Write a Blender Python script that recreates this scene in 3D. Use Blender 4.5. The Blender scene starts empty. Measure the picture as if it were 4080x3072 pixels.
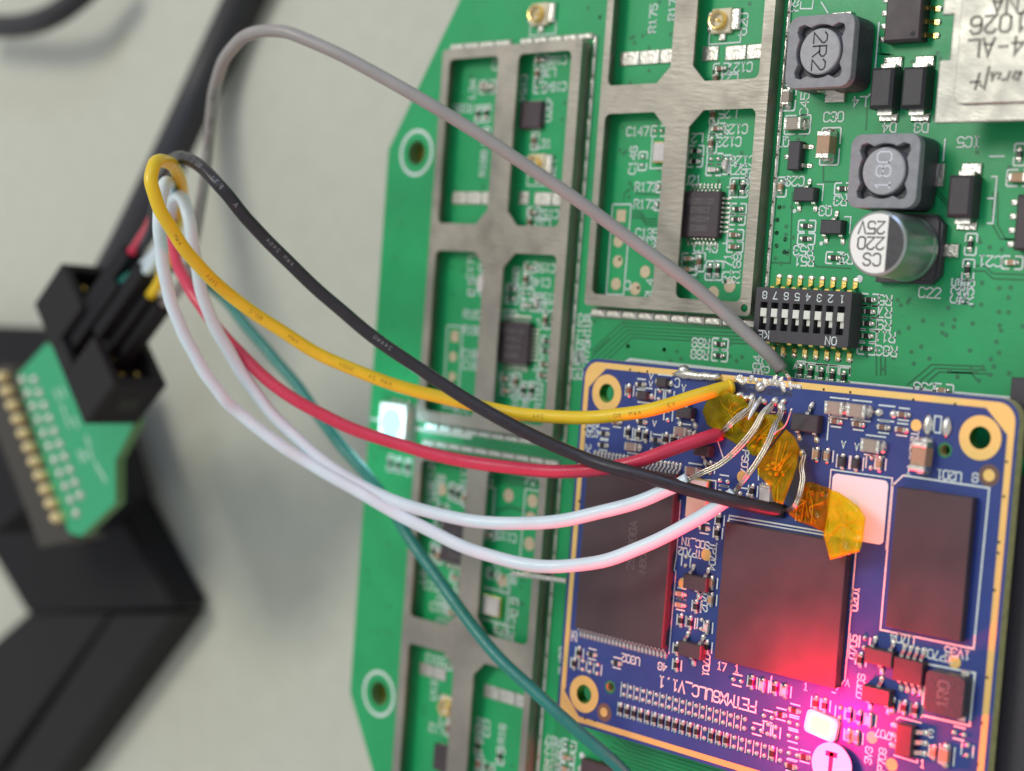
import bpy, math, random
from mathutils import Vector, Matrix
from mathutils.geometry import tessellate_polygon
random.seed(7)
scene = bpy.context.scene
S = 0.1                      # geometry is written in millimetres, 1 Blender unit = 1 cm

# ------------------------------------------------------------------ camera
F = 6200.0
CAM = Vector((108.62, 44.212, 135.722))
RX = Vector((0.73536059, 0.07467234, -0.67354944))     # right
RD = Vector((0.08723364, -0.99607207, -0.01518946))    # down
RF = Vector((-0.67203802, -0.04758644, -0.73898609))   # forward
cd = bpy.data.cameras.new('camera')
cam = bpy.data.objects.new('camera', cd)
scene.collection.objects.link(cam)
m = Matrix.Identity(4)
for i in range(3):
    m[i][0], m[i][1], m[i][2], m[i][3] = RX[i], -RD[i], -RF[i], CAM[i] * S
cam.matrix_world = m
cd.sensor_width = 36.0
cd.lens = F / 4080 * 36
cd.clip_start, cd.clip_end = 0.1, 2000
cd.dof.use_dof = True
cd.dof.focus_distance = 15.45
cd.dof.aperture_fstop = cd.lens / 310.0
scene.camera = cam

# ------------------------------------------------------------------ world, lamps, exposure
w = bpy.data.worlds.new('World')
scene.world = w
w.use_nodes = True
w.node_tree.nodes['Background'].inputs[0].default_value = (0.93, 0.97, 1.0, 1)
w.node_tree.nodes['Background'].inputs[1].default_value = 0.56


def area(name, pos, target, size, power, col, sy=None):
    l = bpy.data.lights.new(name, 'AREA')
    l.size = size
    if sy:
        l.shape = 'RECTANGLE'
        l.size_y = sy
    l.energy = power
    l.color = col
    o = bpy.data.objects.new(name, l)
    scene.collection.objects.link(o)
    o.location = pos
    o.rotation_euler = (Vector(target) - Vector(pos)).to_track_quat('-Z', 'Y').to_euler()
    return o


area('ceiling_panel_lamp', (-34, 44, 92), (0, 3, 0), 40, 45000, (1.0, 0.97, 0.88), 28)
area('window_lamp', (14, 95, 70), (2, 4, 0), 30, 16000, (0.42, 0.52, 1.0), 24)
scene.view_settings.view_transform = 'Standard'
scene.view_settings.look = 'None'
scene.view_settings.exposure = 0.0
scene.view_settings.gamma = 1.0

# ------------------------------------------------------------------ survey of the photograph: pixel -> point on a plane
FR = dict(A=(1500, 0, 1.851), B=(2300, 0, 2.38), C=(3050, 0, 2.1476), D=(2300, 650, 2.221), E=(3000, 600, 1.851),
          F=(1400, 800, 1.851), G=(1400, 1600, 2.082), H=(1300, 2300, 1.8433), I=(2200, 1350, 2.082),
          J=(3100, 1450, 2.0827), K=(2200, 2100, 1.714), L=(3100, 2200, 1.910), M=(2600, 1450, 2.0825),
          N=(2180, 2600, 4), O=(2280, 1380, 4), P=(3527, 1450, 4), Q=(3527, 2656, 4), R=(2660, 2656, 4),
          S=(3527, 2250, 4), T=(3100, 1050, 2.257), U=(3700, 600, 1.96), V=(1400, 1550, 4), W=(2650, 1980, 2.163),
          X=(2860, 2600, 3.456), Y=(2733, 1500, 4), Z=(2950, 1800, 4), a=(1600, 1850, 2.776), b=(2150, 2600, 3.529),
          c=(3550, 0, 2.9755), d=(0, 900, 1.0744), e=(450, 550, 4), p=(0, 0, 1), q=(0, 0, 0.54216))


def ray(fr, x, y):
    ox, oy, s = FR[fr]
    return RX * ((ox + x / s - 2040) / F) + RD * ((oy + y / s - 1536) / F) + RF


def on(fr, x, y, z=0.0):
    d = ray(fr, x, y)
    return CAM + d * ((z - CAM.z) / d.z)


def at(fr, x, y, depth):
    return CAM + ray(fr, x, y) * depth


# ------------------------------------------------------------------ materials
def pm(name, col, rough=0.5, metal=0.0, bump=None, var=None, sss=0.0, coat=0.0, spec=0.5, rvar=None):
    mt = bpy.data.materials.new(name)
    mt.use_nodes = True
    nt = mt.node_tree
    b = nt.nodes['Principled BSDF']
    b.inputs['Base Color'].default_value = (*col, 1)
    b.inputs['Roughness'].default_value = rough
    b.inputs['Metallic'].default_value = metal
    b.inputs['Specular IOR Level'].default_value = spec
    if coat:
        b.inputs['Coat Weight'].default_value = coat
        b.inputs['Coat Roughness'].default_value = 0.15
    if sss:
        b.inputs['Subsurface Weight'].default_value = sss
        b.inputs['Subsurface Radius'].default_value = (0.08, 0.06, 0.06)
    tc = nt.nodes.new('ShaderNodeTexCoord')

    def noise(sc, detail=4, stretch=None):
        n = nt.nodes.new('ShaderNodeTexNoise')
        n.inputs['Scale'].default_value = sc
        n.inputs['Detail'].default_value = detail
        if stretch:
            mp = nt.nodes.new('ShaderNodeMapping')
            mp.inputs['Scale'].default_value = stretch
            mp.inputs['Rotation'].default_value = (0, 0, 0.6)
            nt.links.new(tc.outputs['Object'], mp.inputs[0])
            nt.links.new(mp.outputs[0], n.inputs[0])
        else:
            nt.links.new(tc.outputs['Object'], n.inputs[0])
        return n
    if var:
        n = noise(var[0], 5, var[2] if len(var) > 2 else None)
        r = nt.nodes.new('ShaderNodeValToRGB')
        a = var[1]
        r.color_ramp.elements[0].position = 0.3
        r.color_ramp.elements[1].position = 0.7
        r.color_ramp.elements[0].color = (*[c * (1 - a) for c in col], 1)
        r.color_ramp.elements[1].color = (*[min(1, c * (1 + a)) for c in col], 1)
        nt.links.new(n.outputs['Fac'], r.inputs[0])
        nt.links.new(r.outputs[0], b.inputs['Base Color'])
    if rvar:
        n = noise(rvar[0], 4)
        mr = nt.nodes.new('ShaderNodeMapRange')
        mr.inputs[1].default_value, mr.inputs[2].default_value = 0.3, 0.7
        mr.inputs[3].default_value, mr.inputs[4].default_value = rough - rvar[1], rough + rvar[1]
        nt.links.new(n.outputs['Fac'], mr.inputs[0])
        nt.links.new(mr.outputs[0], b.inputs['Roughness'])
    if bump:
        n = noise(bump[0], 4, bump[2] if len(bump) > 2 else None)
        bp = nt.nodes.new('ShaderNodeBump')
        bp.inputs['Strength'].default_value = bump[1]
        bp.inputs['Distance'].default_value = 0.02
        nt.links.new(n.outputs['Fac'], bp.inputs['Height'])
        nt.links.new(bp.outputs[0], b.inputs['Normal'])
    return mt


def emit(name, col, st):
    mt = bpy.data.materials.new(name)
    mt.use_nodes = True
    nt = mt.node_tree
    nt.nodes.clear()
    e = nt.nodes.new('ShaderNodeEmission')
    e.inputs[0].default_value = (*col, 1)
    e.inputs[1].default_value = st
    o = nt.nodes.new('ShaderNodeOutputMaterial')
    nt.links.new(e.outputs[0], o.inputs[0])
    return mt


def film(name, tint, body, mixf):
    mt = bpy.data.materials.new(name)
    mt.use_nodes = True
    nt = mt.node_tree
    b = nt.nodes['Principled BSDF']
    b.inputs['Base Color'].default_value = (*body, 1)
    b.inputs['Roughness'].default_value = 0.06
    t = nt.nodes.new('ShaderNodeBsdfTransparent')
    t.inputs[0].default_value = (*tint, 1)
    mx = nt.nodes.new('ShaderNodeMixShader')
    tc = nt.nodes.new('ShaderNodeTexCoord')
    n = nt.nodes.new('ShaderNodeTexNoise')
    n.inputs['Scale'].default_value = 7
    n.inputs['Detail'].default_value = 3
    nt.links.new(tc.outputs['Object'], n.inputs[0])
    mr = nt.nodes.new('ShaderNodeMapRange')
    mr.inputs[3].default_value = mixf - 0.12
    mr.inputs[4].default_value = mixf + 0.12
    mr.inputs[1].default_value, mr.inputs[2].default_value = 0.3, 0.7
    nt.links.new(n.outputs['Fac'], mr.inputs[0])
    nt.links.new(mr.outputs[0], mx.inputs[0])
    bp = nt.nodes.new('ShaderNodeBump')
    bp.inputs['Strength'].default_value = 0.5
    bp.inputs['Distance'].default_value = 0.05
    nt.links.new(n.outputs['Fac'], bp.inputs['Height'])
    nt.links.new(bp.outputs[0], b.inputs['Normal'])
    nt.links.new(t.outputs[0], mx.inputs[1])
    nt.links.new(b.outputs[0], mx.inputs[2])
    nt.links.new(mx.outputs[0], nt.nodes['Material Output'].inputs[0])
    return mt


M = dict(
    desk=pm('desk_laminate', (0.55, 0.55, 0.46), 0.55, var=(3.0, 0.03), bump=(60, 0.02)),
    green=pm('green_solder_mask', (0.010, 0.35, 0.11), 0.38, var=(1.3, 0.10), bump=(26, 0.05), rvar=(5, 0.06)),
    greendk=pm('green_mask_over_gap', (0.006, 0.16, 0.055), 0.4),
    greenlt=pm('green_mask_over_trace', (0.03, 0.36, 0.15), 0.38),
    blue=pm('blue_solder_mask', (0.026, 0.052, 0.235), 0.36, var=(1.6, 0.12), bump=(26, 0.05), rvar=(6, 0.06)),
    edge=pm('board_edge', (0.50, 0.42, 0.20), 0.6, var=(12, .15)),
    greenedge=pm('green_board_edge', (0.10, 0.22, 0.08), 0.6),
    silk=pm('white_silkscreen', (0.74, 0.80, 0.77), 0.6, var=(40, 0.12)),
    gold=pm('gold_plating', (0.92, 0.60, 0.20), 0.42, 0.5, bump=(60, 0.04), rvar=(8, 0.06)),
    goldpin=pm('bright_gold', (0.95, 0.68, 0.22), 0.2, 1.0, bump=(40, 0.15)),
    tan=pm('bare_pad', (0.62, 0.50, 0.33), 0.45, 0.3, var=(20, 0.08)),
    shield=pm('nickel_silver', (0.35, 0.325, 0.28), 0.43, 0.85, bump=(5, 0.16, (1, 5, 1)), var=(1.6, 0.16), rvar=(3.5, 0.13)),
    can=pm('stamped_tin', (0.34, 0.335, 0.305), 0.40, 1.0, bump=(26, 0.13, (1, 2.5, 1)), rvar=(5, .08)),
    emboss_shade=pm('emboss_painted_shade', (0.17, 0.165, 0.15), 0.5, 0.9),  # metal of the lettering darkened to paint the shade around raised strokes
    solder=pm('solder', (0.76, 0.73, 0.67), 0.27, 1.0, bump=(30, 0.45)),
    solderdull=pm('dull_solder', (0.66, 0.64, 0.58), 0.36, 0.9, bump=(22, 0.5), var=(16, 0.12)),
    cap_end=pm('tinned_end', (0.74, 0.71, 0.65), 0.30, 0.95, bump=(40, 0.3)),
    black=pm('black_moulding', (0.048, 0.043, 0.049), 0.5, bump=(90, 0.08), var=(20, 0.1)),
    chip=pm('chip_epoxy', (0.056, 0.037, 0.043), 0.46, bump=(120, 0.10), var=(1.7, 0.20), rvar=(3, .09)),
    chiptext=pm('laser_mark', (0.15, 0.14, 0.14), 0.6),
    rblack=pm('resistor_black', (0.022, 0.018, 0.018), 0.35),
    cbrown=pm('ceramic_brown', (0.23, 0.125, 0.075), 0.45, var=(30, 0.1)),
    ctan=pm('ceramic_tan', (0.46, 0.28, 0.17), 0.45, var=(20, 0.08)),
    cgrey=pm('ceramic_grey', (0.36, 0.30, 0.24), 0.45, var=(30, 0.1)),
    cpale=pm('ceramic_pale', (0.66, 0.60, 0.56), 0.5, var=(30, 0.08)),
    ferrite=pm('ferrite_grey', (0.27, 0.27, 0.285), 0.5, bump=(40, 0.2), var=(12, 0.12)),
    ferritetop=pm('ferrite_core', (0.38, 0.38, 0.39), 0.55, bump=(45, 0.2), var=(15, 0.1)),
    ferritedk=pm('ferrite_recess', (0.045, 0.045, 0.055), 0.45, bump=(30, 0.3)),
    inkdk=pm('dark_ink', (0.03, 0.03, 0.035), 0.7),
    alu=pm('aluminium', (0.42, 0.46, 0.43), 0.30, 0.8, rvar=(4, 0.05)),
    alutop=pm('aluminium_top', (0.84, 0.83, 0.79), 0.5, 0.25, bump=(30, 0.05)),
    sleeve=pm('dark_print', (0.045, 0.045, 0.05), 0.5, var=(14, 0.2)),
    liteon=emit('white_led_glow', (0.30, 0.92, 1.0), 2.4),
    redglow=emit('red_led_glow', (1.0, 0.66, 0.12), 7.0),
    ledbody=pm('led_body', (0.88, 0.85, 0.80), 0.4, sss=0.2),
    ledside=pm('led_epoxy_side', (0.60, 0.63, 0.58), 0.35, sss=0.2),
    ipex=pm('connector_cream', (0.75, 0.66, 0.46), 0.4),
    white_sw=pm('switch_white', (0.78, 0.77, 0.68), 0.45),
    paper=pm('label_paper', (0.76, 0.84, 0.86), 0.6, bump=(60, 0.05)),
    paperpink=pm('round_label_paper', (0.82, 0.72, 0.72), 0.6, bump=(60, 0.05)),
    labelink=pm('label_red_ink', (0.55, 0.02, 0.10), 0.6),
    wyellow=pm('yellow_insulation', (0.86, 0.58, 0.015), 0.38, sss=0.15, rvar=(7, .1), var=(5, 0.05), bump=(25, 0.03)),
    wred=pm('red_insulation', (0.64, 0.035, 0.085), 0.36, sss=0.1, rvar=(7, .12), var=(5, 0.06), bump=(25, 0.06)),
    wwhite=pm('white_insulation', (0.71, 0.82, 0.87), 0.36, rvar=(7, .1), var=(3, .04), sss=0.08, bump=(25, 0.03)),
    wgrey=pm('grey_insulation', (0.34, 0.315, 0.30), 0.38, var=(4, 0.05), bump=(25, 0.04)),
    wblack=pm('black_insulation', (0.022, 0.018, 0.024), 0.36, rvar=(9, .12), var=(6, 0.15), bump=(25, 0.05)),
    wteal=pm('teal_insulation', (0.010, 0.20, 0.16), 0.34, rvar=(9, .12), var=(5, 0.06), bump=(25, 0.05)),
    wcable=pm('cable_jacket', (0.021, 0.020, 0.023), 0.5, bump=(30, 0.05)),
    strand=pm('tinned_strand', (0.72, 0.66, 0.55), 0.27, 1.0, bump=(30, 0.2)),
    kapton=film('amber_film', (1.0, 0.80, 0.13), (0.86, 0.58, 0.015), 0.20),
    kaptond=film('dark_amber_film', (0.90, 0.60, 0.10), (0.62, 0.33, 0.01), 0.20),
    kaptong=film('olive_amber_film', (1.0, 0.86, 0.14), (0.66, 0.54, 0.015), 0.24),
    kaptonb=film('bright_amber_film', (1.0, 0.86, 0.03), (0.95, 0.68, 0.01), 0.36),
    boxdk=pm('emulator_plastic', (0.010, 0.009, 0.011), 0.65, spec=0.25, bump=(50, 0.1)),
    boxbr=pm('box_side_plastic', (0.019, 0.017, 0.018), 0.65, spec=0.25, bump=(50, 0.1)),
    hole=pm('hole_dark', (0.015, 0.02, 0.015), 0.8),
    viag=pm('via_ring', (0.02, 0.20, 0.08), 0.4),
)


# ------------------------------------------------------------------ mesh helpers (millimetres)
class MB:
    def __init__(s):
        s.v, s.f, s.k, s.mats = [], [], [], []

    def mi(s, mat):
        if mat not in s.mats:
            s.mats.append(mat)
        return s.mats.index(mat)

    def add(s, vs, fs, mat):
        n = len(s.v)
        k = s.mi(mat)
        s.v += [tuple(v) for v in vs]
        for f in fs:
            s.f.append([n + i for i in f])
            s.k.append(k)
        return s

    def box(s, x0, x1, y0, y1, z0, z1, mat):
        vs = [(x, y, z) for z in (z0, z1) for y in (y0, y1) for x in (x0, x1)]
        return s.add(vs, [(0, 2, 3, 1), (4, 5, 7, 6), (0, 1, 5, 4), (1, 3, 7, 5), (3, 2, 6, 7), (2, 0, 4, 6)], mat)

    def rbox(s, cx, cy, w, d, z0, z1, ch, mat, side=None):
        loops = []
        for (a, b, z) in ((w, d, z0), (w, d, z1 - ch), (w - 2 * ch, d - 2 * ch, z1)):
            loops.append([(cx + sx * a / 2, cy + sy * b / 2, z) for sx, sy in ((-1, -1), (1, -1), (1, 1), (-1, 1))])
        vs = sum(loops, [])
        fs = []
        for l in range(2):
            for i in range(4):
                j = (i + 1) % 4
                fs.append((l * 4 + i, l * 4 + j, l * 4 + 4 + j, l * 4 + 4 + i))
        if side:
            s.add(vs, fs, side)
            return s.add(loops[2], [(0, 1, 2, 3)], mat)
        fs.append((8, 9, 10, 11))
        fs.append((3, 2, 1, 0))
        return s.add(vs, fs, mat)

    def prism(s, loops, z0, z1, mat, side=None, bottom=True):
        """polygon with holes (loops of (x, y)), extruded"""
        fl = [p for l in loops for p in l]
        tris = tessellate_polygon([[Vector((x, y, 0)) for x, y in l] for l in loops])
        n = len(fl)
        vs = [(x, y, z1) for x, y in fl]
        ts = []
        for t in tris:
            a, b, c = [fl[i] for i in t]
            cr = (b[0] - a[0]) * (c[1] - a[1]) - (b[1] - a[1]) * (c[0] - a[0])
            ts.append(tuple(t) if cr > 0 else tuple(reversed(t)))
        vs += [(x, y, z0) for x, y in fl]
        fs = list(ts)
        if bottom:
            fs += [tuple(n + i for i in reversed(t)) for t in ts]
        s.add(vs, fs, mat)
        sd = []
        o = 0
        for li, l in enumerate(loops):
            ar = sum(l[i][0] * l[(i + 1) % len(l)][1] - l[(i + 1) % len(l)][0] * l[i][1] for i in range(len(l)))
            ccw = (ar > 0) == (li == 0)
            for i in range(len(l)):
                j = (i + 1) % len(l)
                q = (n + o + i, n + o + j, o + j, o + i)
                sd.append(q if ccw else tuple(reversed(q)))
            o += len(l)
        if side and side != mat:
            vs2 = [(x, y, z1) for x, y in fl] + [(x, y, z0) for x, y in fl]
            s.add(vs2, sd, side)
        else:
            base = len(s.v) - len(vs)
            k = s.mi(mat)
            for q in sd:
                s.f.append([base + i for i in q])
                s.k.append(k)
        return s

    def sheet(s, loop, z, mat):
        return s.prism([loop], z, z, mat, bottom=False) if False else s._sheet(loop, z, mat)

    def _sheet(s, loop, z, mat):
        tris = tessellate_polygon([[Vector((x, y, 0)) for x, y in loop]])
        ts = []
        for t in tris:
            a, b, c = [loop[i] for i in t]
            cr = (b[0] - a[0]) * (c[1] - a[1]) - (b[1] - a[1]) * (c[0] - a[0])
            ts.append(tuple(t) if cr > 0 else tuple(reversed(t)))
        return s.add([(x, y, z) for x, y in loop], ts, mat)

    def cyl(s, cx, cy, r, z0, z1, mat, n=24, top=None, r1=None):
        r1 = r if r1 is None else r1
        vs = [(cx + r * math.cos(6.28319 * i / n), cy + r * math.sin(6.28319 * i / n), z0) for i in range(n)]
        vs += [(cx + r1 * math.cos(6.28319 * i / n), cy + r1 * math.sin(6.28319 * i / n), z1) for i in range(n)]
        s.add(vs, [(i, (i + 1) % n, n + (i + 1) % n, n + i) for i in range(n)], mat)
        return s.add(vs[n:], [tuple(range(n))], top or mat)

    def lathe(s, cx, cy, prof, mat, n=28, mats=None):
        vs = []
        for r, z in prof:
            vs += [(cx + r * math.cos(6.28319 * i / n), cy + r * math.sin(6.28319 * i / n), z) for i in range(n)]
        for k in range(len(prof) - 1):
            fs = [(k * n + i, k * n + (i + 1) % n, (k + 1) * n + (i + 1) % n, (k + 1) * n + i) for i in range(n)]
            s.add(vs, fs, mats[k] if mats else mat)
        return s

    def ring(s, cx, cy, r0, r1, z, mat, n=32):
        vs = [(cx + r * math.cos(6.28319 * i / n), cy + r * math.sin(6.28319 * i / n), z) for r in (r0, r1) for i in range(n)]
        return s.add(vs, [(i, n + i, n + (i + 1) % n, (i + 1) % n) for i in range(n)], mat)

    def dome(s, cx, cy, z, rx, ry, rz, mat, n=8, k=3):
        vs = []
        for j in range(k):
            t = j / k * math.pi / 2
            vs += [(cx + rx * math.cos(t) * math.cos(6.28319 * i / n), cy + ry * math.cos(t) * math.sin(6.28319 * i / n), z + rz * math.sin(t)) for i in range(n)]
        vs.append((cx, cy, z + rz))
        fs = [(j * n + i, j * n + (i + 1) % n, (j + 1) * n + (i + 1) % n, (j + 1) * n + i) for j in range(k - 1) for i in range(n)]
        fs += [((k - 1) * n + i, (k - 1) * n + (i + 1) % n, k * n) for i in range(n)]
        return s.add(vs, fs, mat)

    def line(s, pts, w, z, mat, h=0.0):
        """flat or raised strip along a polyline"""
        n = len(pts)
        L, R = [], []
        for i in range(n):
            a = Vector(pts[max(i - 1, 0)][:2])
            b = Vector(pts[min(i + 1, n - 1)][:2])
            p = Vector(pts[i][:2])
            if 0 < i < n - 1:
                d1 = (p - a).normalized()
                d2 = (b - p).normalized()
                t = (d1 + d2)
                t = t.normalized() if t.length > 1e-6 else d1
                sc = 1 / max(0.5, abs(t.dot(d1)))
            else:
                t = (b - a).normalized()
                sc = 1
                p = p + t * (w / 2 if i else -w / 2)
            nn = Vector((-t.y, t.x)) * (w / 2 * sc)
            L.append(p + nn)
            R.append(p - nn)
        vs = [(v.x, v.y, z + h) for v in L] + [(v.x, v.y, z + h) for v in R]
        fs = [(i, n + i, n + i + 1, i + 1) for i in range(n - 1)]
        if h:
            vs += [(v.x, v.y, z) for v in L] + [(v.x, v.y, z) for v in R]
            for i in range(n - 1):
                fs += [(i, i + 1, 2 * n + i + 1, 2 * n + i), (n + i + 1, n + i, 3 * n + i, 3 * n + i + 1)]
            fs += [(0, 2 * n, 3 * n, n), (n - 1, 2 * n - 1, 4 * n - 1, 3 * n - 1)]
        return s.add(vs, fs, mat)

    def tube(s, pts, r, mat, n=12, caps=True, rs=None, pat=None):
        pts = [Vector(p) for p in pts]
        N = len(pts)
        T = [(pts[min(i + 1, N - 1)] - pts[max(i - 1, 0)]).normalized() for i in range(N)]
        u = T[0].orthogonal().normalized()
        vs = []
        for i in range(N):
            if i:
                u = (u - T[i] * u.dot(T[i])).normalized()
            b = T[i].cross(u)
            rr = rs[i] if rs else r
            vs += [pts[i] + (u * math.cos(6.28319 * k / n) + b * math.sin(6.28319 * k / n)) * rr for k in range(n)]
        fs = [(i * n + k, i * n + (k + 1) % n, (i + 1) * n + (k + 1) % n, (i + 1) * n + k) for i in range(N - 1) for k in range(n)]
        if caps:
            fs += [tuple(reversed(range(n))), tuple((N - 1) * n + k for k in range(n))]
        return s.add(vs, fs, mat)

    def mesh(s, name, smooth=False):
        me = bpy.data.meshes.new(name)
        me.from_pydata([(x * S, y * S, z * S) for x, y, z in s.v], [], s.f)
        for mt in s.mats:
            me.materials.append(mt)
        me.polygons.foreach_set('material_index', s.k)
        if smooth:
            me.polygons.foreach_set('use_smooth', [True] * len(s.f))
        me.update()
        return me

    def build(s, name, parent=None, loc=(0, 0, 0), rz=0, smooth=False):
        return put(name, s.mesh(name, smooth), parent, loc, rz)


def put(name, me, parent=None, loc=(0, 0, 0), rz=0):
    o = bpy.data.objects.new(name, me)
    scene.collection.objects.link(o)
    o.location = (loc[0] * S, loc[1] * S, loc[2] * S)
    o.rotation_euler = (0, 0, math.radians(rz))
    if parent:
        o.parent = parent
    return o


def tag(o, label=None, cat=None, group=None, kind=None):
    if label:
        o['label'] = label
    if cat:
        o['category'] = cat
    if group:
        o['group'] = group
    if kind:
        o['kind'] = kind
    return o


def bevel(o, wd, seg=2):
    b = o.modifiers.new('bevel', 'BEVEL')
    b.width = wd * S
    b.segments = seg
    b.limit_method = 'ANGLE'
    b.angle_limit = math.radians(40)
    b.harden_normals = False
    return o


def rrect(x0, y0, x1, y1, r=0.6, cham=(0, 0, 0, 0), n=4):
    """ccw rounded rectangle; cham gives a 45 degree cut per corner (ll, lr, ur, ul)"""
    out = []
    for k, (cx, cy, sx, sy, a0) in enumerate(((x0, y0, 1, 1, 180), (x1, y0, -1, 1, 270), (x1, y1, -1, -1, 0), (x0, y1, 1, -1, 90))):
        if cham[k]:
            c = cham[k]
            p = [(cx, cy + sy * c), (cx + sx * c, cy)]
            out += p if k in (0, 2) else p[::-1]
        else:
            for i in range(n + 1):
                t = math.radians(a0 + 90 * i / n)
                out.append((cx + sx * r + r * math.cos(t), cy + sy * r + r * math.sin(t)))
    return out


def circ(cx, cy, r, n=28):
    return [(cx + r * math.cos(6.28319 * i / n), cy + r * math.sin(6.28319 * i / n)) for i in range(n)]


# stroke font, cell 4 wide 6 high
G = {'0': [[(0, 1), (0, 5), (1, 6), (3, 6), (4, 5), (4, 1), (3, 0), (1, 0), (0, 1)]], '1': [[(1, 5), (2, 6), (2, 0)], [(1, 0), (3, 0)]],
     '2': [[(0, 5), (1, 6), (3, 6), (4, 5), (4, 4), (0, 0), (4, 0)]], '3': [[(0, 5), (1, 6), (3, 6), (4, 5), (4, 4), (3, 3), (1.5, 3)], [(3, 3), (4, 2), (4, 1), (3, 0), (1, 0), (0, 1)]],
     '4': [[(3, 0), (3, 6), (0, 2), (4, 2)]], '5': [[(4, 6), (0, 6), (0, 3.4), (3, 3.6), (4, 2.6), (4, 1), (3, 0), (1, 0), (0, 1)]],
     '6': [[(4, 5), (3, 6), (1, 6), (0, 5), (0, 1), (1, 0), (3, 0), (4, 1), (4, 2.5), (3, 3.3), (0, 3)]], '7': [[(0, 6), (4, 6), (1.5, 0)]],
     '8': [[(1, 3.2), (0, 4), (0, 5), (1, 6), (3, 6), (4, 5), (4, 4), (3, 3.2), (1, 3.2), (0, 2.2), (0, 1), (1, 0), (3, 0), (4, 1), (4, 2.2), (3, 3.2)]],
     '9': [[(0, 1), (1, 0), (3, 0), (4, 1), (4, 5), (3, 6), (1, 6), (0, 5), (0, 3.5), (1, 2.7), (4, 3)]],
     'A': [[(0, 0), (2, 6), (4, 0)], [(0.7, 2), (3.3, 2)]], 'B': [[(0, 0), (0, 6), (3, 6), (4, 5), (4, 4), (3, 3.2), (0, 3.2)], [(3, 3.2), (4, 2.2), (4, 1), (3, 0), (0, 0)]],
     'C': [[(4, 5), (3, 6), (1, 6), (0, 5), (0, 1), (1, 0), (3, 0), (4, 1)]], 'D': [[(0, 0), (0, 6), (2.6, 6), (4, 4.6), (4, 1.4), (2.6, 0), (0, 0)]],
     'E': [[(4, 6), (0, 6), (0, 0), (4, 0)], [(0, 3.2), (3, 3.2)]], 'F': [[(4, 6), (0, 6), (0, 0)], [(0, 3.2), (3, 3.2)]],
     'G': [[(4, 5), (3, 6), (1, 6), (0, 5), (0, 1), (1, 0), (3, 0), (4, 1), (4, 3), (2.4, 3)]], 'H': [[(0, 0), (0, 6)], [(4, 0), (4, 6)], [(0, 3), (4, 3)]],
     'I': [[(1, 6), (3, 6)], [(2, 6), (2, 0)], [(1, 0), (3, 0)]], 'K': [[(0, 0), (0, 6)], [(4, 6), (0, 2.6)], [(1.3, 3.6), (4, 0)]],
     'L': [[(0, 6), (0, 0), (4, 0)]], 'M': [[(0, 0), (0, 6), (2, 3), (4, 6), (4, 0)]], 'N': [[(0, 0), (0, 6), (4, 0), (4, 6)]],
     'O': [[(0, 1), (0, 5), (1, 6), (3, 6), (4, 5), (4, 1), (3, 0), (1, 0), (0, 1)]], 'P': [[(0, 0), (0, 6), (3, 6), (4, 5), (4, 4), (3, 3), (0, 3)]],
     'Q': [[(0, 1), (0, 5), (1, 6), (3, 6), (4, 5), (4, 1), (3, 0), (1, 0), (0, 1)], [(2.5, 1.6), (4.2, -0.4)]],
     'R': [[(0, 0), (0, 6), (3, 6), (4, 5), (4, 4), (3, 3), (0, 3)], [(2, 3), (4, 0)]],
     'S': [[(4, 5), (3, 6), (1, 6), (0, 5), (0, 4), (1, 3.2), (3, 2.8), (4, 2), (4, 1), (3, 0), (1, 0), (0, 1)]], 'T': [[(0, 6), (4, 6)], [(2, 6), (2, 0)]],
     'U': [[(0, 6), (0, 1), (1, 0), (3, 0), (4, 1), (4, 6)]], 'V': [[(0, 6), (2, 0), (4, 6)]], 'W': [[(0, 6), (1, 0), (2, 4), (3, 0), (4, 6)]],
     'X': [[(0, 0), (4, 6)], [(0, 6), (4, 0)]], 'Z': [[(0, 6), (4, 6), (0, 0), (4, 0)]], '_': [[(0, -0.6), (4, -0.6)]], '.': [[(1.8, 0), (2.2, 0.3)]],
     '-': [[(0.6, 3), (3.4, 3)]], '*': [[(1, 5), (1, 6), (2, 6), (2, 5), (1, 5)]], '>': [[(0.4, 6), (2, 2), (3.6, 6)]], ' ': []}


def text(mb, st, c, h, rot, z, mat, th=0.13, adv=0.84, raised=0.0):
    k = h / 6
    step = 6 * k * adv
    tot = step * (len(st) - 1) + 4 * k
    cs, sn = math.cos(math.radians(rot)), math.sin(math.radians(rot))
    for i, ch in enumerate(st):
        for pl in G.get(ch, []):
            q = []
            for (x, y) in pl:
                lx = -tot / 2 + i * step + x * k
                ly = (y - 3) * k
                q.append((c[0] + lx * cs - ly * sn, c[1] + lx * sn + ly * cs))
            mb.line(q, th, z, mat, raised)


# ------------------------------------------------------------------ desk
DZ = -24.0
mb = MB()
mb.box(-900, 500, -600, 700, DZ - 20, DZ, M['desk'])
tag(mb.build('desk'), kind='structure')

# ------------------------------------------------------------------ the green board
g_holes = [(-33.9, 63.1, 1.55), (-33.7, -5.6, 1.55), (46.3, 36.0, 1.3)]
outl = [(-28.0, 81.9), (-39.1, 63.6), (-39.1, -6.6), (-28.0, -25.5), (90, -25.5), (90, 110), (-28.0, 110)]
mb = MB()
mb.prism([outl] + [circ(*h) for h in g_holes[:2]], -1.6, 0, M['green'], M['greenedge'])
green = mb.build('circuit_board')
tag(green, 'large green circuit board with soldered shields and parts, under the blue module', 'circuit board')
mb = MB()
for x, y, r in ((-33.9, 63.1, 1.55), (-33.7, -5.6, 1.55)):
    mb.ring(x, y, 2.55, 2.95, 0.04, M['silk'])
gs = mb            # silkscreen of the green board collects here
gp = MB()          # bare pads
gt = MB()          # traces
gv = MB()          # vias

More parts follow.
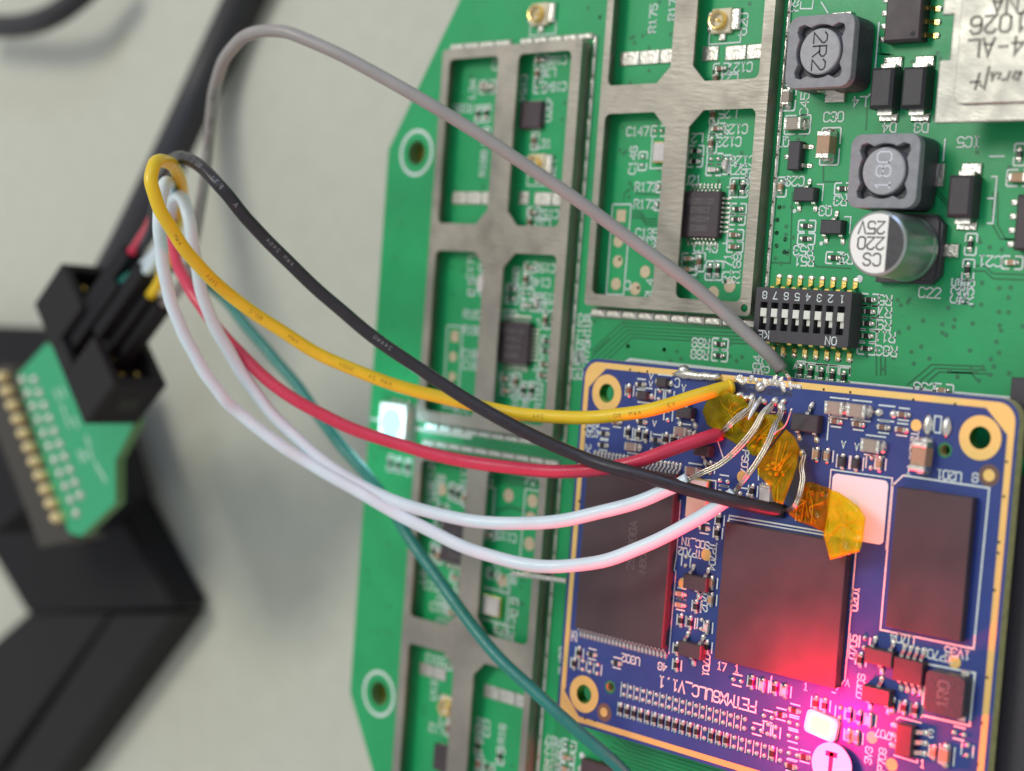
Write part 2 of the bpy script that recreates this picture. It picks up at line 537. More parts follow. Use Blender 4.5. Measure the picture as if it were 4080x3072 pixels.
# standoffs under the board
for x, y in ((-33.9, 63.1), (-33.7, -5.6), (60, 90), (60, -20)):
    q = MB()
    q.cyl(0, 0, 2.6, DZ, -1.62, M['goldpin'], 6)
    q.build('standoff', green, (x, y, 0))

# --- shields
def shield(x0, y0, x1, y1, wins):
    mb = MB()
    outer = rrect(x0, y0, x1, y1, 0.5)
    mb.prism([outer] + wins, 1.55, 1.8, M['shield'])
    w = 0.22
    mb.prism([rrect(x0 + .02, y0 + .02, x1 - .02, y1 - .02, 0.5), rrect(x0 + w, y0 + w, x1 - w, y1 - w, 0.4)], 0.06, 1.55, M['shield'])
    o = mb.build('shield_frame', green)
    return bevel(o, 0.13, 3)


CH = 1.7
c1 = circ(0, 0, 0)
sh1 = shield(-28.6, 29.9, -6.4, 75.3, [rrect(-27.4, 54.25, -19.2, 74.1, .7, (0, CH, 0, 0)), rrect(-16, 54.15, -7.9, 74.1, .7, (CH, 0, 0, 0)),
                                       rrect(-27.4, 31.3, -19.1, 50.95, .7, (0, 0, CH, 0)), rrect(-16, 31.4, -7.8, 50.95, .7, (0, 0, 0, CH))])
sh2 = shield(-3.2, 45.5, 18.9, 91, [rrect(-2.3, 69.85, 6.25, 89.8, .7, (0, CH, 0, 0)), rrect(9.15, 69.8, 17.6, 89.8, .7, (CH, 0, 0, 0)),
                                    rrect(-2.3, 46.8, 6.2, 66.75, .7, (0, 0, CH, 0)), rrect(9.3, 46.9, 17.6, 66.75, .7, (0, 0, 0, CH)), circ(18.15, 46.3, .42, 14)])
sh3 = shield(-28.5, -18.8, -6.7, 26.5, [rrect(-27.3, 5.8, -19.3, 25.3, .7, (0, CH, 0, 0)), rrect(-16, 6.0, -7.8, 25.35, .7, (CH, 0, 0, 0)),
                                        rrect(-27.2, -17.4, -19.2, 2.5, .7, (0, 0, CH, 0)), rrect(-15.9, -17.4, -7.7, 2.6, .7, (0, 0, 0, CH))])


def solder_row(xa, ya, xb, yb, wd, seg=2.35, gap=0.12, h=0.35, skip=(), mat='solderdull'):
    L = math.hypot(xb - xa, yb - ya)
    n = max(1, round(L / seg))
    ln = L / n
    ang = math.degrees(math.atan2(yb - ya, xb - xa))
    q = MB()
    q.rbox(0, 0, ln - gap, wd, 0.03, h, min(wd, h) * .42, M[mat])
    me = q.mesh('solder_fillet')
    for i in range(n):
        if i in skip:
            continue
        t = (i + .5) / n
        put('solder_fillet', me, green, (xa + (xb - xa) * t, ya + (yb - ya) * t, 0), ang)


solder_row(-29.0, 75.9, -18.8, 75.9, .7)
solder_row(-17.4, 75.9, -6.2, 75.9, .7)
solder_row(-5.85, 76.0, -5.85, 29.6, .42, gap=.03, mat='solder')
solder_row(-28.6, 29.25, -6.2, 29.25, .7)
solder_row(19.55, 91, 19.55, 45.3, .42, gap=.03, mat='solder')
solder_row(-3.4, 44.75, 19.0, 44.75, 1.0, h=.5)
solder_row(-29.0, 27.15, -6.4, 27.15, .75)
solder_row(-6.15, 26.6, -6.15, -18.8, .42, gap=.03, mat='solder')
for (a, b, y) in ((-2.2, 6.2, 73.05), (-26.9, -19.4, 57.5), (-26.6, -22.0, -.75)):
    solder_row(a, y, b, y, 1.55, seg=2.6, h=.18)
for (a, b, y) in ((9.0, 11.2, 73.0), (12.0, 17.4, 72.9), (-15.9, -14.2, 57.55), (-13.4, -8.0, 57.45), (-15.6, -7.9, -1.1)):
    solder_row(a, y, b, y, 1.55, seg=2.6, h=.18)

# --- small chip library
LIB = {}
SPEC = dict(r=('resistor', 1.0, .5, .34, 'rblack'), c=('capacitor', 1.0, .5, .5, 'cbrown'), l=('inductor_chip', 1.0, .5, .5, 'cpale'),
            t=('capacitor', 1.0, .52, .5, 'ctan'), c6=('capacitor', 1.6, .85, .8, 'cgrey'), t6=('capacitor', 1.6, .85, .8, 'ctan'),
            w6=('capacitor', 2.0, 1.25, 1.0, 'cpale'), c8=('capacitor', 2.0, 1.25, 1.1, 'cgrey'), t12=('capacitor', 2.7, 1.5, 1.5, 'ctan'),
            d=('diode', 1.7, .95, .7, 'black'), d2=('diode', 1.15, .75, .6, 'black'), p=('solder_pad', 1.0, .5, .25, None), p6=('solder_pad', 1.6, .8, .35, None))


def chip_mesh(k):
    if k in LIB:
        return LIB[k]
    nm, L, W, H, body = SPEC[k]
    q = MB()
    if body is None:
        q.dome(0, 0, .02, L * .30, W * .55, H * 1.1, M['solder'])
    elif k in ('d', 'd2'):
        q.rbox(0, 0, L * .8, W, .05, H, .12, M[body])
        for sx in (-1, 1):
            q.rbox(sx * L * .46, 0, L * .2, W * .55, .03, H * .45, .06, M['cap_end'])
            q.dome(sx * L * .56, 0, .02, L * .16, W * .42, H * .4, M['solder'])
    else:
        e = L * (.24 if L < 1.3 else .19)
        q.rbox(0, 0, L - 2 * e + .06, W * .96, .04, H * .97, .03, M[body])
        for sx in (-1, 1):
            q.rbox(sx * (L / 2 - e / 2), 0, e, W, .03, H, min(.07, H * .18), M['cap_end'])
            q.dome(sx * (L / 2 + .04), 0, .02, .30 if L < 1.3 else .42, W * .56, H * .62, M['solder'])
    me = q.mesh(nm)
    if body is None:
        me.polygons.foreach_set('use_smooth', [True] * len(me.polygons))
    LIB[k] = (nm, me)
    return LIB[k]


def place(nm, me, k, board, x, y, zb, rz):
    if k[0] == 'p':
        e = SPEC[k][1] * .47
        for sg in (-1, 1):
            put(nm, me, board, (x + (sg * e if rz == 0 else 0), y + (sg * e if rz else 0), zb), rz)
    else:
        put(nm, me, board, (x, y, zb), rz + random.uniform(-2, 2))


DONE = []


def chip(board, silk, zb, fr, x, y, k, o='h', style='g', sk=True):
    nm, me = chip_mesh(k)
    p = on(fr, x, y, zb + .25)
    rz = 0 if o == 'h' else 90
    if any(abs(p.x - u) < .55 and abs(p.y - v) < .55 and zb == t for u, v, t in DONE):
        return
    DONE.append((p.x, p.y, zb))
    place(nm, me, k, board, p.x, p.y, zb, rz)
    L, W = SPEC[k][1], SPEC[k][2]
    if not sk:
        return
    z = zb + .04

    def tr(a, b):
        return (p.x + a, p.y + b) if o == 'h' else (p.x - b, p.y + a)
    if style == 'g':
        a, b = L / 2 + .5, W / 2 + .32
        for sg in (-1, 1):
            silk.line([tr(sg * .3, b), tr(sg * (a - .12), b), tr(sg * a, b - .12), tr(sg * a, -b + .12), tr(sg * (a - .12), -b), tr(sg * .3, -b)], .17, z, M['silk'])
    elif style == 'b':
        b = W / 2 + .30
        for sg in (-1, 1):
            silk.line([tr(-L * .5, sg * b), tr(L * .5, sg * b)], .15, z, M['silk'])


def gch(fr, lst):
    for it in lst:
        chip(green, gs, 0, fr, *it)


gch('A', [(1205, 445, 'c', 'h'), (1185, 545, 'c', 'v'), (1200, 645, 'p', 'h'), (1160, 1040, 'c', 'v'), (812, 640, 'c6', 'h'), (745, 840, 'r', 'v'), (805, 835, 'r', 'v'),
          (1150, 1565, 'c', 'h'), (1130, 1640, 'c', 'v'), (800, 1000, 'r', 'v')])
gch('F', [(880, 635, 'p', 'v'), (985, 610, 'w6', 'v'), (960, 450, 'p', 'v'), (1310, 490, 'c', 'h'), (1285, 580, 'c', 'v'), (1290, 685, 'p', 'h'), (1290, 770, 'l', 'h'), (1365, 750, 'l', 'v'),
          (1180, 650, 'r', 'h'), (1175, 720, 'r', 'h'), (1430, 880, 'c', 'v'), (1485, 875, 'r', 'v'), (1440, 1035, 'r', 'h'), (1430, 1105, 'r', 'h'), (1425, 1205, 'c', 'h'), (1410, 1285, 'c', 'h'),
          (1130, 1310, 't', 'h'), (1210, 1335, 'c', 'v'), (1140, 1400, 't', 'h'), (1265, 1400, 'r', 'v'), (1325, 1400, 'r', 'v')])
gch('B', [(1355, 650, 'c', 'h'), (1315, 745, 'c', 'v'), (760, 1240, 'p', 'h'), (610, 1525, 'p', 'v'), (1290, 1090, 'c', 'v'), (1320, 1220, 'c', 'h'), (1270, 1360, 'c', 'v'), (1295, 1505, 'p', 'h'),
          (1285, 1610, 'l', 'h'), (1405, 1560, 'l', 'v'), (1115, 1430, 'r', 'h'), (1105, 1530, 'r', 'h')])
gch('C', [(265, 1065, 'c8', 'h'), (545, 1250, 't12', 'v'), (195, 835, 'c6', 'v'), (2170, 1320, 'r', 'v')])
gch('D', [(1380, 215, 'c', 'v'), (1460, 215, 'r', 'v'), (1415, 405, 'r', 'h'), (1405, 497, 'r', 'h'), (1390, 635, 'c', 'h'), (1385, 740, 'c', 'h'), (985, 845, 't', 'h'), (980, 940, 't', 'h'),
          (1080, 875, 'c', 'v'), (1165, 950, 'r', 'v'), (1237, 950, 'r', 'v'), (1255, 1600, 'r', 'h'), (748, 210, 'r', 'h'), (735, 370, 'r', 'h'), (1800, 210, 't', 'v')])
gch('I', [(1380, 140, 'r', 'h')])
gch('E', [(390, 555, 'r', 'h'), (385, 650, 'r', 'h'), (660, 280, 'r', 'h'), (595, 790, 'r', 'h'), (855, 1100, 'r', 'h'), (850, 1187, 'r', 'h'), (840, 1275, 'r', 'h'), (835, 1367, 'r', 'h'),
          (830, 1460, 'r', 'h'), (1600, 690, 'r', 'v'), (1580, 880, 'r', 'v'), (1905, 825, 't', 'h'), (1965, 200, 't6', 'h'), (1965, 40, 'r', 'h')])
gch('J', [(180, 60, 'r', 'v'), (265, 75, 'r', 'v'), (355, 87, 'r', 'v'), (445, 100, 'r', 'v'), (540, 115, 'r', 'v')])
gch('P', [(910, 420, 't', 'h')])
gch('V', [(605, 1180, 'r', 'v'), (735, 1210, 'r', 'v'), (885, 1240, 'r', 'v')])
gch('a', [(545, 300, 'r', 'v'), (612, 330, 'r', 'v'), (692, 375, 't', 'v'), (440, 490, 'r', 'h'), (345, 965, 'r', 'v'), (405, 1010, 't', 'v'), (590, 1255, 't', 'h'), (1000, 1215, 'r', 'h'),
          (965, 775, 't', 'h'), (640, 1370, 'p', 'h'), (1230, 1580, 'p', 'v'), (550, 1640, 't', 'h'), (420, 660, 'r', 'h')])
gch('H', [(1272, 385, 'p', 'h'), (1270, 1315, 'r', 'v'), (1110, 1240, 'r', 'v'), (1115, 1370, 'c', 'v'), (893, 1110, 'c', 'v'), (890, 620, 'p', 'v'), (1180, 1400, 'r', 'h')])
gch('b', [(400, 1310, 'p', 'h'), (378, 1478, 't', 'h'), (365, 1640, 't', 'h'), (318, 190, 'r', 'v')])


# --- chips with legs
def ic(board, fr, x, y, zb, w, d, h, name='chip', ztop=None, rz=0, mat='chip', ch=.12, c=None):
    p = c or on(fr, x, y, zb + h)
    q = MB()
    q.rbox(0, 0, w, d, .06, h, ch, M[mat])
    return q.build(name, board, (p[0], p[1], zb), rz)


def gull(L, w, h, mat, foot=.5):
    """one bent lead pointing +x, starting at the body face x=0"""
    q = MB()
    t = .13
    pts = [(0, h), (.18, h), (L - foot, .09), (L, .09)]
    for (x0, z0), (x1, z1) in zip(pts[:-1], pts[1:]):
        vs = [(x0, -w / 2, z0 - t / 2), (x0, w / 2, z0 - t / 2), (x0, w / 2, z0 + t / 2), (x0, -w / 2, z0 + t / 2),
              (x1, -w / 2, z1 - t / 2), (x1, w / 2, z1 - t / 2), (x1, w / 2, z1 + t / 2), (x1, -w / 2, z1 + t / 2)]
        q.add(vs, [(3, 7, 6, 2), (0, 1, 5, 4), (1, 2, 6, 5), (0, 4, 7, 3), (4, 5, 6, 7)], mat)
    q.dome(L - .12, 0, .02, .34, w * .8, .17, M['solder'], 8, 2)
    return q.mesh('pin')


def legs(o, me, sides, w, d, n, pitch):
    for s_, cnt in sides:
        for i in range(cnt):
            t = (i - (cnt - 1) / 2) * pitch
            if s_ == 'R':
                put('pin', me, o, (w / 2, t, 0), 0)
            elif s_ == 'L':
                put('pin', me, o, (-w / 2, t, 0), 180)
            elif s_ == 'T':
                put('pin', me, o, (t, d / 2, 0), 90)
            elif s_ == 'B':
                put('pin', me, o, (t, -d / 2, 0), 270)


pin_q = gull(.75, .2, .45, M['cap_end'], .35)
for fr, x, y in (('D', 1083, 452), ('F', 1190, 1048), ('a', 590, 880)):
    o = ic(green, fr, x, y, 0, 4.9, 4.9, .9)
    legs(o, pin_q, (('L', 8), ('R', 8), ('T', 8), ('B', 8)), 4.9, 4.9, 8, .5)
    q = MB()
    for i, ln in enumerate(('51281122', 'STM81Z', 'HA021M', 'E066B')):
        text(q, ln, (0, 1.4 - i * .95), .5, 0, .905, M['chiptext'], .07)
    tag(q.build('marking', o), kind='stuff')
    p = o.location / S
    for sx, sy in ((1, 1), (1, -1)):
        gs.line([(p.x + sx * 3.1, p.y + sy * 2.3), (p.x + sx * 3.1, p.y + sy * 2.95), (p.x + sx * 2.7, p.y + sy * 2.95)], .14, .04, M['silk'])
for fr, x, y in (('A', 1130, 845), ('H', 855, 1340)):
    o = ic(green, fr, x, y, 0, 3.4, 3.1, .8)
    nub = MB()
    nub.box(-.1, .1, -.12, .12, .02, .2, M['cap_end'])
    nm = nub.mesh('pin')
    for i in range(6):
        for sx in (-1, 1):
            put('pin', nm, o, (sx * 1.76, (i - 2.5) * .45, 0), 0)
            put('pin', nm, o, ((i - 2.5) * .45, sx * 1.6, 0), 90)
    gs.line([(o.location.x / S + 2.2, o.location.y / S + 1.1), (o.location.x / S + 2.2, o.location.y / S + 1.8), (o.location.x / S + 1.8, o.location.y / S + 1.8)], .14, .04, M['silk'])

# SOIC parts
pin_s = gull(1.1, .42, .8, M['cap_end'], .45)
pin_g = gull(1.1, .42, .8, M['goldpin'], .45)
o = ic(green, 'C', 1178, 125, 0, 3.9, 5.0, 1.6, ch=.2)
legs(o, pin_s, (('L', 4),), 3.9, 5, 4, 1.27)
legs(o, pin_g, (('R', 4),), 3.9, 5, 4, 1.27)
q = MB()
q.cyl(0, 0, .26, 1.61, 1.615, M['inkdk'], 14)
q.build('pin_one_dot', o, (1.2, -1.9, 0))
o = ic(green, 'E', 2085, 530, 0, 3.9, 5.0, 1.5, ch=.2)
legs(o, pin_s, (('L', 4), ('R', 4)), 3.9, 5, 4, 1.27)
o = ic(green, 'b', 1000, 1790, 0, 5.2, 7, 1.2, c=on('b', 560, 1470, 1.2) + Vector((2.8, -3.6, 0)))
legs(o, pin_s, (('L', 4), ('R', 4)), 5.2, 7, 4, 1.27)

# SOT parts
leg_t = gull(.85, .38, .55, M['cap_end'], .4)


def sot(board, fr, x, y, zb, rz, w=2.9, d=1.4, h=1.05, top=1, bot=2):
    o = ic(board, fr, x, y, zb, w, d, h, 'transistor', rz=rz, ch=.1, mat='black')
    if bot:
        for i in range(bot):
            put('leg', leg_t, o, ((i - (bot - 1) / 2) * (1.9 / max(1, bot - 1)), -d / 2, 0), 270)
    for i in range(top):
        put('leg', leg_t, o, ((i - (top - 1) / 2) * (1.9 / max(1, top - 1)), d / 2, 0), 90)
    return o


sot(green, 'C', 240, 1330, 0, 90)
for fr, x, y in (('E', 372, 322), ('E', 572, 562)):
    o = sot(green, fr, x, y, 0, 0, 2.4, 1.4)
    p = o.location / S
    gs.line([(p.x + .9, p.y + 1.1), (p.x + 1.6, p.y + 1.1), (p.x + 1.6, p.y - .5)], .14, .04, M['silk'])
    gs.cyl(p.x - 1.5, p.y - 1.6, .22, .03, .05, M['silk'], 12)


# SMA diodes
def sma(fr, x, y, w=2.4, d=3.9, h=2.0):
    o = ic(green, fr, x, y, 0, w, d, h, 'diode', ch=.28, mat='black')
    q = MB()
    q.box(-.75, .75, d / 2 - .02, d / 2 + .5, .03, .9, M['cap_end'])
    q.rbox(0.1, d / 2 + .75, 2.0, 1.1, .02, .32, .1, M['solder'])
    q.build('terminal', o)
    q = MB()
    q.box(-.75, .75, -d / 2 - .5, -d / 2 + .02, .03, .9, M['cap_end'])
    q.rbox(0.1, -d / 2 - .65, 2.0, .8, .02, .28, .1, M['solder'])
    q.build('terminal', o)
    return o


sma('C', 985, 750)
sma('C', 1258, 745)
o = sma('E', 1520, 335)
p = o.location / S
gs.line([(p.x + 2.1, p.y + 2.0), (p.x + 2.6, p.y + 2.0), (p.x + 2.6, p.y - 2.3), (p.x + 2.1, p.y - 2.3)], .16, .04, M['silk'])
gs.line([(p.x + 1.9, p.y), (p.x + 2.5, p.y)], .16, .04, M['silk'])


# power inductors
def inductor(fr, x, y, w, d, h, word, rot, ink, lab):
    p = on(fr, x, y, h)
    q = MB()
    hole = []
    R = 2.62
    for i in range(40):
        t = 6.28319 * i / 40
        a = math.degrees(t) % 90
        e = 3.55 if 37 < a < 53 else (3.3 if 32 < a < 58 else R)
        hole.append((e * math.cos(t), e * math.sin(t)))
    out = rrect(-w / 2, -d / 2, w / 2, d / 2, 1.1)
    q.prism([out, hole], h - .9, h, M['ferrite'], bottom=False)
    q.prism([out], .25, h - .9, M['ferritedk'], bottom=True)
    o = q.build('power_inductor', green, (p.x, p.y, 0))
    tag(o, lab)
    bevel(o, .12)
    q = MB()
    q.lathe(0, 0, [(2.25, h - 1.2), (2.25, h - .16), (2.15, h - .06), (0.001, h - .06)], M['ferritetop'], 40)
    c = q.build('core', o)
    q = MB()
    text(q, word, (0, 0), 1.5, rot, h - .05, ink, .16, .88)
    tag(q.build('marking', c), kind='stuff')
    q = MB()
    q.lathe(0, 0, [(2.5, h - .95), (2.5, h - .7), (2.3, h - .6), (2.26, h - .9)], M['ferritedk'], 30)
    q.build('winding', o)
    for sy in (-1, 1):
        q = MB()
        q.rbox(0, sy * (d / 2 + .25), 2.2, 1.3, .03, .55, .06, M['solderdull'])
        q.box(-1, 1, sy * d / 2 - .08, sy * d / 2 + .08, .3, 2.2, M['cap_end'])
        q.build('terminal', o)
    return o


o = inductor('C', 460, 437, 7.4, 7.1, 4.0, '2R2', -90, M['inkdk'], 'grey power inductor marked 2R2')
gs.line([(o.location.x / S + 4.0, o.location.y / S + 3.2), (o.location.x / S + 4.0, o.location.y / S - 3.4), (o.location.x / S + 3.4, o.location.y / S - 4.0)], .16, .04, M['silk'])
o = inductor('E', 960, 150, 7.3, 7.0, 4.0, '180', 90, pm('pale_ink', (0.66, 0.68, 0.72), .6), 'grey power inductor marked 180')
for c in o.children:
    if c.name.startswith('terminal'):
        c.rotation_euler.z = math.radians(90)
gs.line([(o.location.x / S + 4.0, o.location.y / S + 3.4), (o.location.x / S + 4.0, o.location.y / S + 1.4)], .16, .04, M['silk'])

# electrolytic capacitor
cx, cy, ch_ = 35.75, 52.95, 7.2
q = MB()
bs = [(-3.3, -3.3), (2.4, -3.3), (3.3, -2.4), (3.3, 2.4), (2.4, 3.3), (-3.3, 3.3)]
q.prism([bs], .1, 1.0, M['black'])
q.prism([rrect(-2.9, -2.9, 3.0, 3.0, .6)], 1.0, 1.25, M['black'])
ecap = q.build('electrolytic_capacitor', green, (cx, cy, 0))
bevel(ecap, .12)
tag(ecap, 'round aluminium can capacitor marked 25V 220')
q = MB()
r = 3.12
q.lathe(0, 0, [(r * .98, 1.1), (r * 1.02, 1.35), (r * 1.02, 1.75), (r * .985, 2.0), (r * .985, ch_ - .5), (r * .96, ch_ - .15), (r * .88, ch_)], M['alu'], 48)
c = q.build('can', ecap, smooth=True)
q = MB()
tp = circ(0, 0, r * .885, 60)
q._sheet([p_ for p_ in tp if p_[0] <= 1.06] if False else tp, ch_ - .002, M['alutop'])
c2 = q.build('top_face', ecap)
q = MB()
seg = [(r * .93 * math.cos(t / 20 * 2.37 - 1.185), r * .93 * math.sin(t / 20 * 2.37 - 1.185)) for t in range(21)]
q._sheet([(x * .955, y * .955) for x, y in seg], ch_ + .012, M['sleeve'])
q.build('polarity_mark', ecap)
q = MB()
text(q, '25V', (-.65, 1.45), 1.12, 180, ch_ + .015, M['inkdk'], .15, .86)
text(q, '220', (-.6, 0), 1.12, 180, ch_ + .015, M['inkdk'], .15, .86)
text(q, 'CS', (-.35, -1.5), 1.12, 180, ch_ + .015, M['inkdk'], .15, .9)
tag(q.build('marking', ecap), kind='stuff')
for sx in (-1, 1):
    q = MB()
    q.rbox(sx * 3.85, 0, 1.7, 1.3, .02, .45, .12, M['solder'])
    q.build('terminal', ecap)

# DIP switch
d0 = on('E', 355, 1225, 2.4)
q = MB()
W_, D_, H_ = 11.0, 5.45, 2.4
slots = [[(x_ - .42, -1.55), (x_ + .42, -1.55), (x_ + .42, 1.25), (x_ - .42, 1.25)] for x_ in [(i - 3.5) * 1.27 for i in range(8)]]
q.prism([rrect(-W_ / 2, -D_ / 2, W_ / 2, D_ / 2, .15, n=1)] + slots, 1.5, H_, M['black'], bottom=False)
q.prism([rrect(-W_ / 2, -D_ / 2, W_ / 2, D_ / 2, .15, n=1)], .35, 1.5, M['black'])
dip = q.build('dip_switch', green, (d0.x, d0.y, 0))
tag(dip, 'black eight way switch block with white sliders')
q = MB()
q.rbox(0, .2, .74, .85, 1.5, 2.45, .05, M['white_sw'])
q.rbox(.06, -.55, .52, .7, 1.5, 2.05, .05, M['white_sw'])
sm = q.mesh('slider')
lg = gull(1.35, .5, 1.1, M['goldpin'], .8)
q = MB()
for i in range(8):
    x_ = (i - 3.5) * 1.27
    put('slider', sm, dip, (x_, 0, 0))
    put('pin', lg, dip, (x_, D_ / 2, 0), 90)
    put('pin', lg, dip, (x_, -D_ / 2, 0), 270)
    text(q, str(8 - i), (x_, 1.95), .7, 180, H_ + .012, M['silk'], .1)
text(q, 'ON', (3.6, -2.15), .75, 180, H_ + .012, M['silk'], .11, .95)
text(q, 'KE', (-4.2, -2.05), .75, 180, H_ + .012, M['silk'], .11, .95)
tag(q.build('marking', dip), kind='stuff')
q = MB()
q.box(-W_ / 2 - .004, W_ / 2 - .6, D_ / 2 - .8, D_ / 2 - .78, H_, H_ + .003, M['black'])

# coaxial sockets
def coax(fr, x, y):
    p = on(fr, x, y, .9)
    q = MB()
    q.rbox(0, 0, 2.5, 2.6, .05, .6, .12, M['ipex'])
    o = q.build('coaxial_socket', green, (p.x, p.y, 0))
    q = MB()
    q.lathe(-.15, 0, [(1.0, .6), (1.0, 1.25), (.93, 1.32), (.80, 1.30), (.78, .66), (.001, .66)], M['goldpin'], 26, [M['goldpin'], M['goldpin'], M['goldpin'], M['ipex'], M['ipex']])
    q.build('ring', o, smooth=True)
    q = MB()
    q.cyl(-.15, 0, .17, .66, 1.2, M['goldpin'], 10, r1=.1)
    q.build('centre_pin', o)
    q = MB()
    q.rbox(1.75, .1, 1.0, 2.3, .03, .5, .14, M['solder'])
    q.rbox(-1.6, .1, .7, 2.1, .03, .3, .1, M['solder'])
    q.rbox(.1, -1.65, .8, .8, .03, .3, .1, M['solderdull'])
    q.build('solder_joint', o)
    gs.line([(p.x - 1.7, p.y - .9), (p.x - 1.7, p.y - 2.3), (p.x + 2.3, p.y - 2.3), (p.x + 2.3, p.y - .9)], .14, .04, M['silk'])


for it in (('B', 1345, 190), ('A', 1185, 100), ('A', 1165, 1215), ('H', 880, 960)):
    coax(*it)


# crystals
def crystal(board, fr, x, y, zb, w, d, rz=0):
    p = on(fr, x, y, zb + .7)
    q = MB()
    q.rbox(0, 0, w, d, .05, .55, .03, M['goldpin'])
    o = q.build('crystal', board, (p.x, p.y, zb), rz)
    q = MB()
    q.rbox(0, 0, w - .25, d - .25, .55, .75, .08, M['cpale'])
    q.build('lid', o)
    return p


p = crystal(green, 'B', 800, 1440, 0, 2.6, 2.3)
gs.line([(p.x - 1.9, p.y + 1.7), (p.x - 1.9, p.y - 1.7), (p.x + 1.5, p.y - 1.7)], .15, .04, M['silk'])
p = crystal(green, 'a', 985, 1570, 0, 2.8, 2.4)
gs.line([(p.x - 1.8, p.y + 1.9), (p.x + 2.1, p.y + 1.9), (p.x + 2.1, p.y - 1.9), (p.x - 1.8, p.y - 1.9)], .15, .04, M['silk'])

# white LED at the board's left edge
p = on('V', 645, 545, 1.5)
q = MB()
q.rbox(0, 0, 4.9, 5.0, .05, 1.5, .12, M['ledbody'], M['ledside'])
wl = q.build('white_led', green, (p.x, p.y, 0))
tag(wl, 'square white lamp, lit')
q = MB()
q.cyl(-.1, 0, 1.9, 1.5, 1.53, M['liteon'], 36)
q.build('glowing_lens', wl)
q = MB()
q.dome(0, 0, .02, .35, .3, .4, M['solder'])
me = q.mesh('solder_joint')
for i in range(3):
    put('solder_joint', me, wl, (-1.3 + 1.3 * i, 2.75, 0))
    put('solder_joint', me, wl, (-1.3 + 1.3 * i, -2.75, 0))
wll = bpy.data.lights.new('white_led_light', 'POINT')
wll.color = (0.45, 0.92, 1.0)
wll.energy = 16
wll.shadow_soft_size = 0.15
wlo = bpy.data.objects.new('white_led_light', wll)
scene.collection.objects.link(wlo)
wlo.location = (p.x * S, p.y * S, 3.4 * S)
gs.line([(p.x + 2.75, p.y + 2.6), (p.x + 2.75, p.y - 2.6)], .16, .04, M['silk'])
gs.line([(p.x - 5.4, p.y), (p.x - 2.7, p.y)], .3, .04, M['silk'])
a_, b_ = on('V', 1040, 630, 0), on('V', 1900, 765, 0)
gs.line([(a_.x, a_.y), (b_.x, b_.y)], .4, .04, M['silk'])

# stamped metal can, upper right
zc = 5.0
fl = [on('c', *q_, zc) for q_ in ((512, 1465), (528, 750), (560, 712), (680, 695), (716, 205), (612, 190), (608, -60))]
q = MB()
fx = fl[0].x
loop = [(39.3, 64.2), (60, 64.2), (60, 82), (39.2, 82), (39.2, 74.0), (40.3, 74.0), (40.3, 69.9), (39.3, 69.9)]
q.prism([loop], zc - .35, zc, M['can'])
can = q.build('metal_can', green)
bevel(can, .1)
tag(can, 'bright stamped metal can with embossed lettering')
q = MB()
q.prism([rrect(41.2, 65.8, 58, 85, .9)], zc, zc + .35, M['can'])
o = q.build('raised_lid', can)
bevel(o, .22, 3)
q = MB()
q.box(40.9, 58.5, 66, 83, .1, zc - .36, M['black'])
q.build('core', can)
q = MB()
zz = zc + .34
for st, fx_, fy_, h_ in (('1026', 1270, 280, 1.5), ('74-AL', 1330, 550, 1.5), ('INA', 1440, 40, 1.5)):
    pp = on('c', fx_, fy_, zz)
    text(q, st, (pp.x, pp.y), h_, 180, zz, M['emboss_shade'], .22, .92, .09)
pp = on('c', 1260, 900, zz)
for k, pl in enumerate(([(0, 0), (.3, .7), (.8, .5), (.5, 0), (0, .2)], [(1.1, 0), (1.3, .6), (1.8, .6)], [(2.2, .5), (2.0, .1), (2.5, 0), (2.8, .6), (2.9, 0)], [(3.2, -.5), (3.5, 1.3), (3.9, 1.0)], [(4.1, 0), (4.4, 1.3)], [(4.0, .7), (4.9, .7)])):
    q.line([(pp.x + 2.2 - x_ * .95, pp.y - y_ * 1.05 + .3) for x_, y_ in pl], .2, zz, M['emboss_shade'], .09)
tag(q.build('embossing', can), kind='stuff')

# pin header at right edge, and a black strip run on for shade
p = on('P', 2040, 210, 2.0)
q = MB()
q.rbox(p.x + 2.2, p.y - 3.4, 4.4, 6.8, .1, 2.4, .1, M['black'])
q.rbox(50.9, 15.5, 4.2, 35, .1, 2.0, .1, M['black'])  # connector strip; its lower length is black for the shadow beside the module
hd = q.build('connector', green)
q = MB()
q.rbox(p.x + 1.0, p.y + .45, .6, 1.1, .1, 1.2, .2, M['goldpin'])
q.build('pin', hd)

# connectors the module sits on
for (x0, x1, y0, y1) in ((5.5, 9.2, 5, 34), (41.0, 44.2, 5, 31)):
    q = MB()
    q.rbox((x0 + x1) / 2, (y0 + y1) / 2, x1 - x0, y1 - y0, .05, 3.2, .15, M['black'])
    q.build('board_connector', green)

# test pads
for fr, x, y, r in (('D', 365, 690, .68), ('D', 360, 870, .68), ('D', 343, 1070, .68), ('D', 602, 962, .68), ('D', 515, 1112, .72), ('D', 1205, 1150, .72), ('D', 1350, 1085, .72),
                    ('F', 750, 1150, .62), ('F', 745, 1300, .62), ('a', 1185, 345, .8), ('a', 1450, 405, .8), ('a', 1430, 600, .8), ('a', 1415, 880, .8), ('a', 452, 280, .75), ('a', 1112, 1285, .8)):
    p = on(fr, x, y, 0)
    q = MB()
    q.cyl(0, 0, r, .01, .035, M['tan'], 22)
    q.build('test_pad', green, (p.x, p.y, 0))
for fr, x, y in (('D', 390, 467), ('F', 763, 1000), ('a', 1395, 1150)):
    p = on(fr, x, y, 0)
    q = MB()
    q.rbox(0, 0, 1.3, 1.35, .01, .035, .01, M['tan'])
    q.build('test_pad', green, (p.x, p.y, 0))
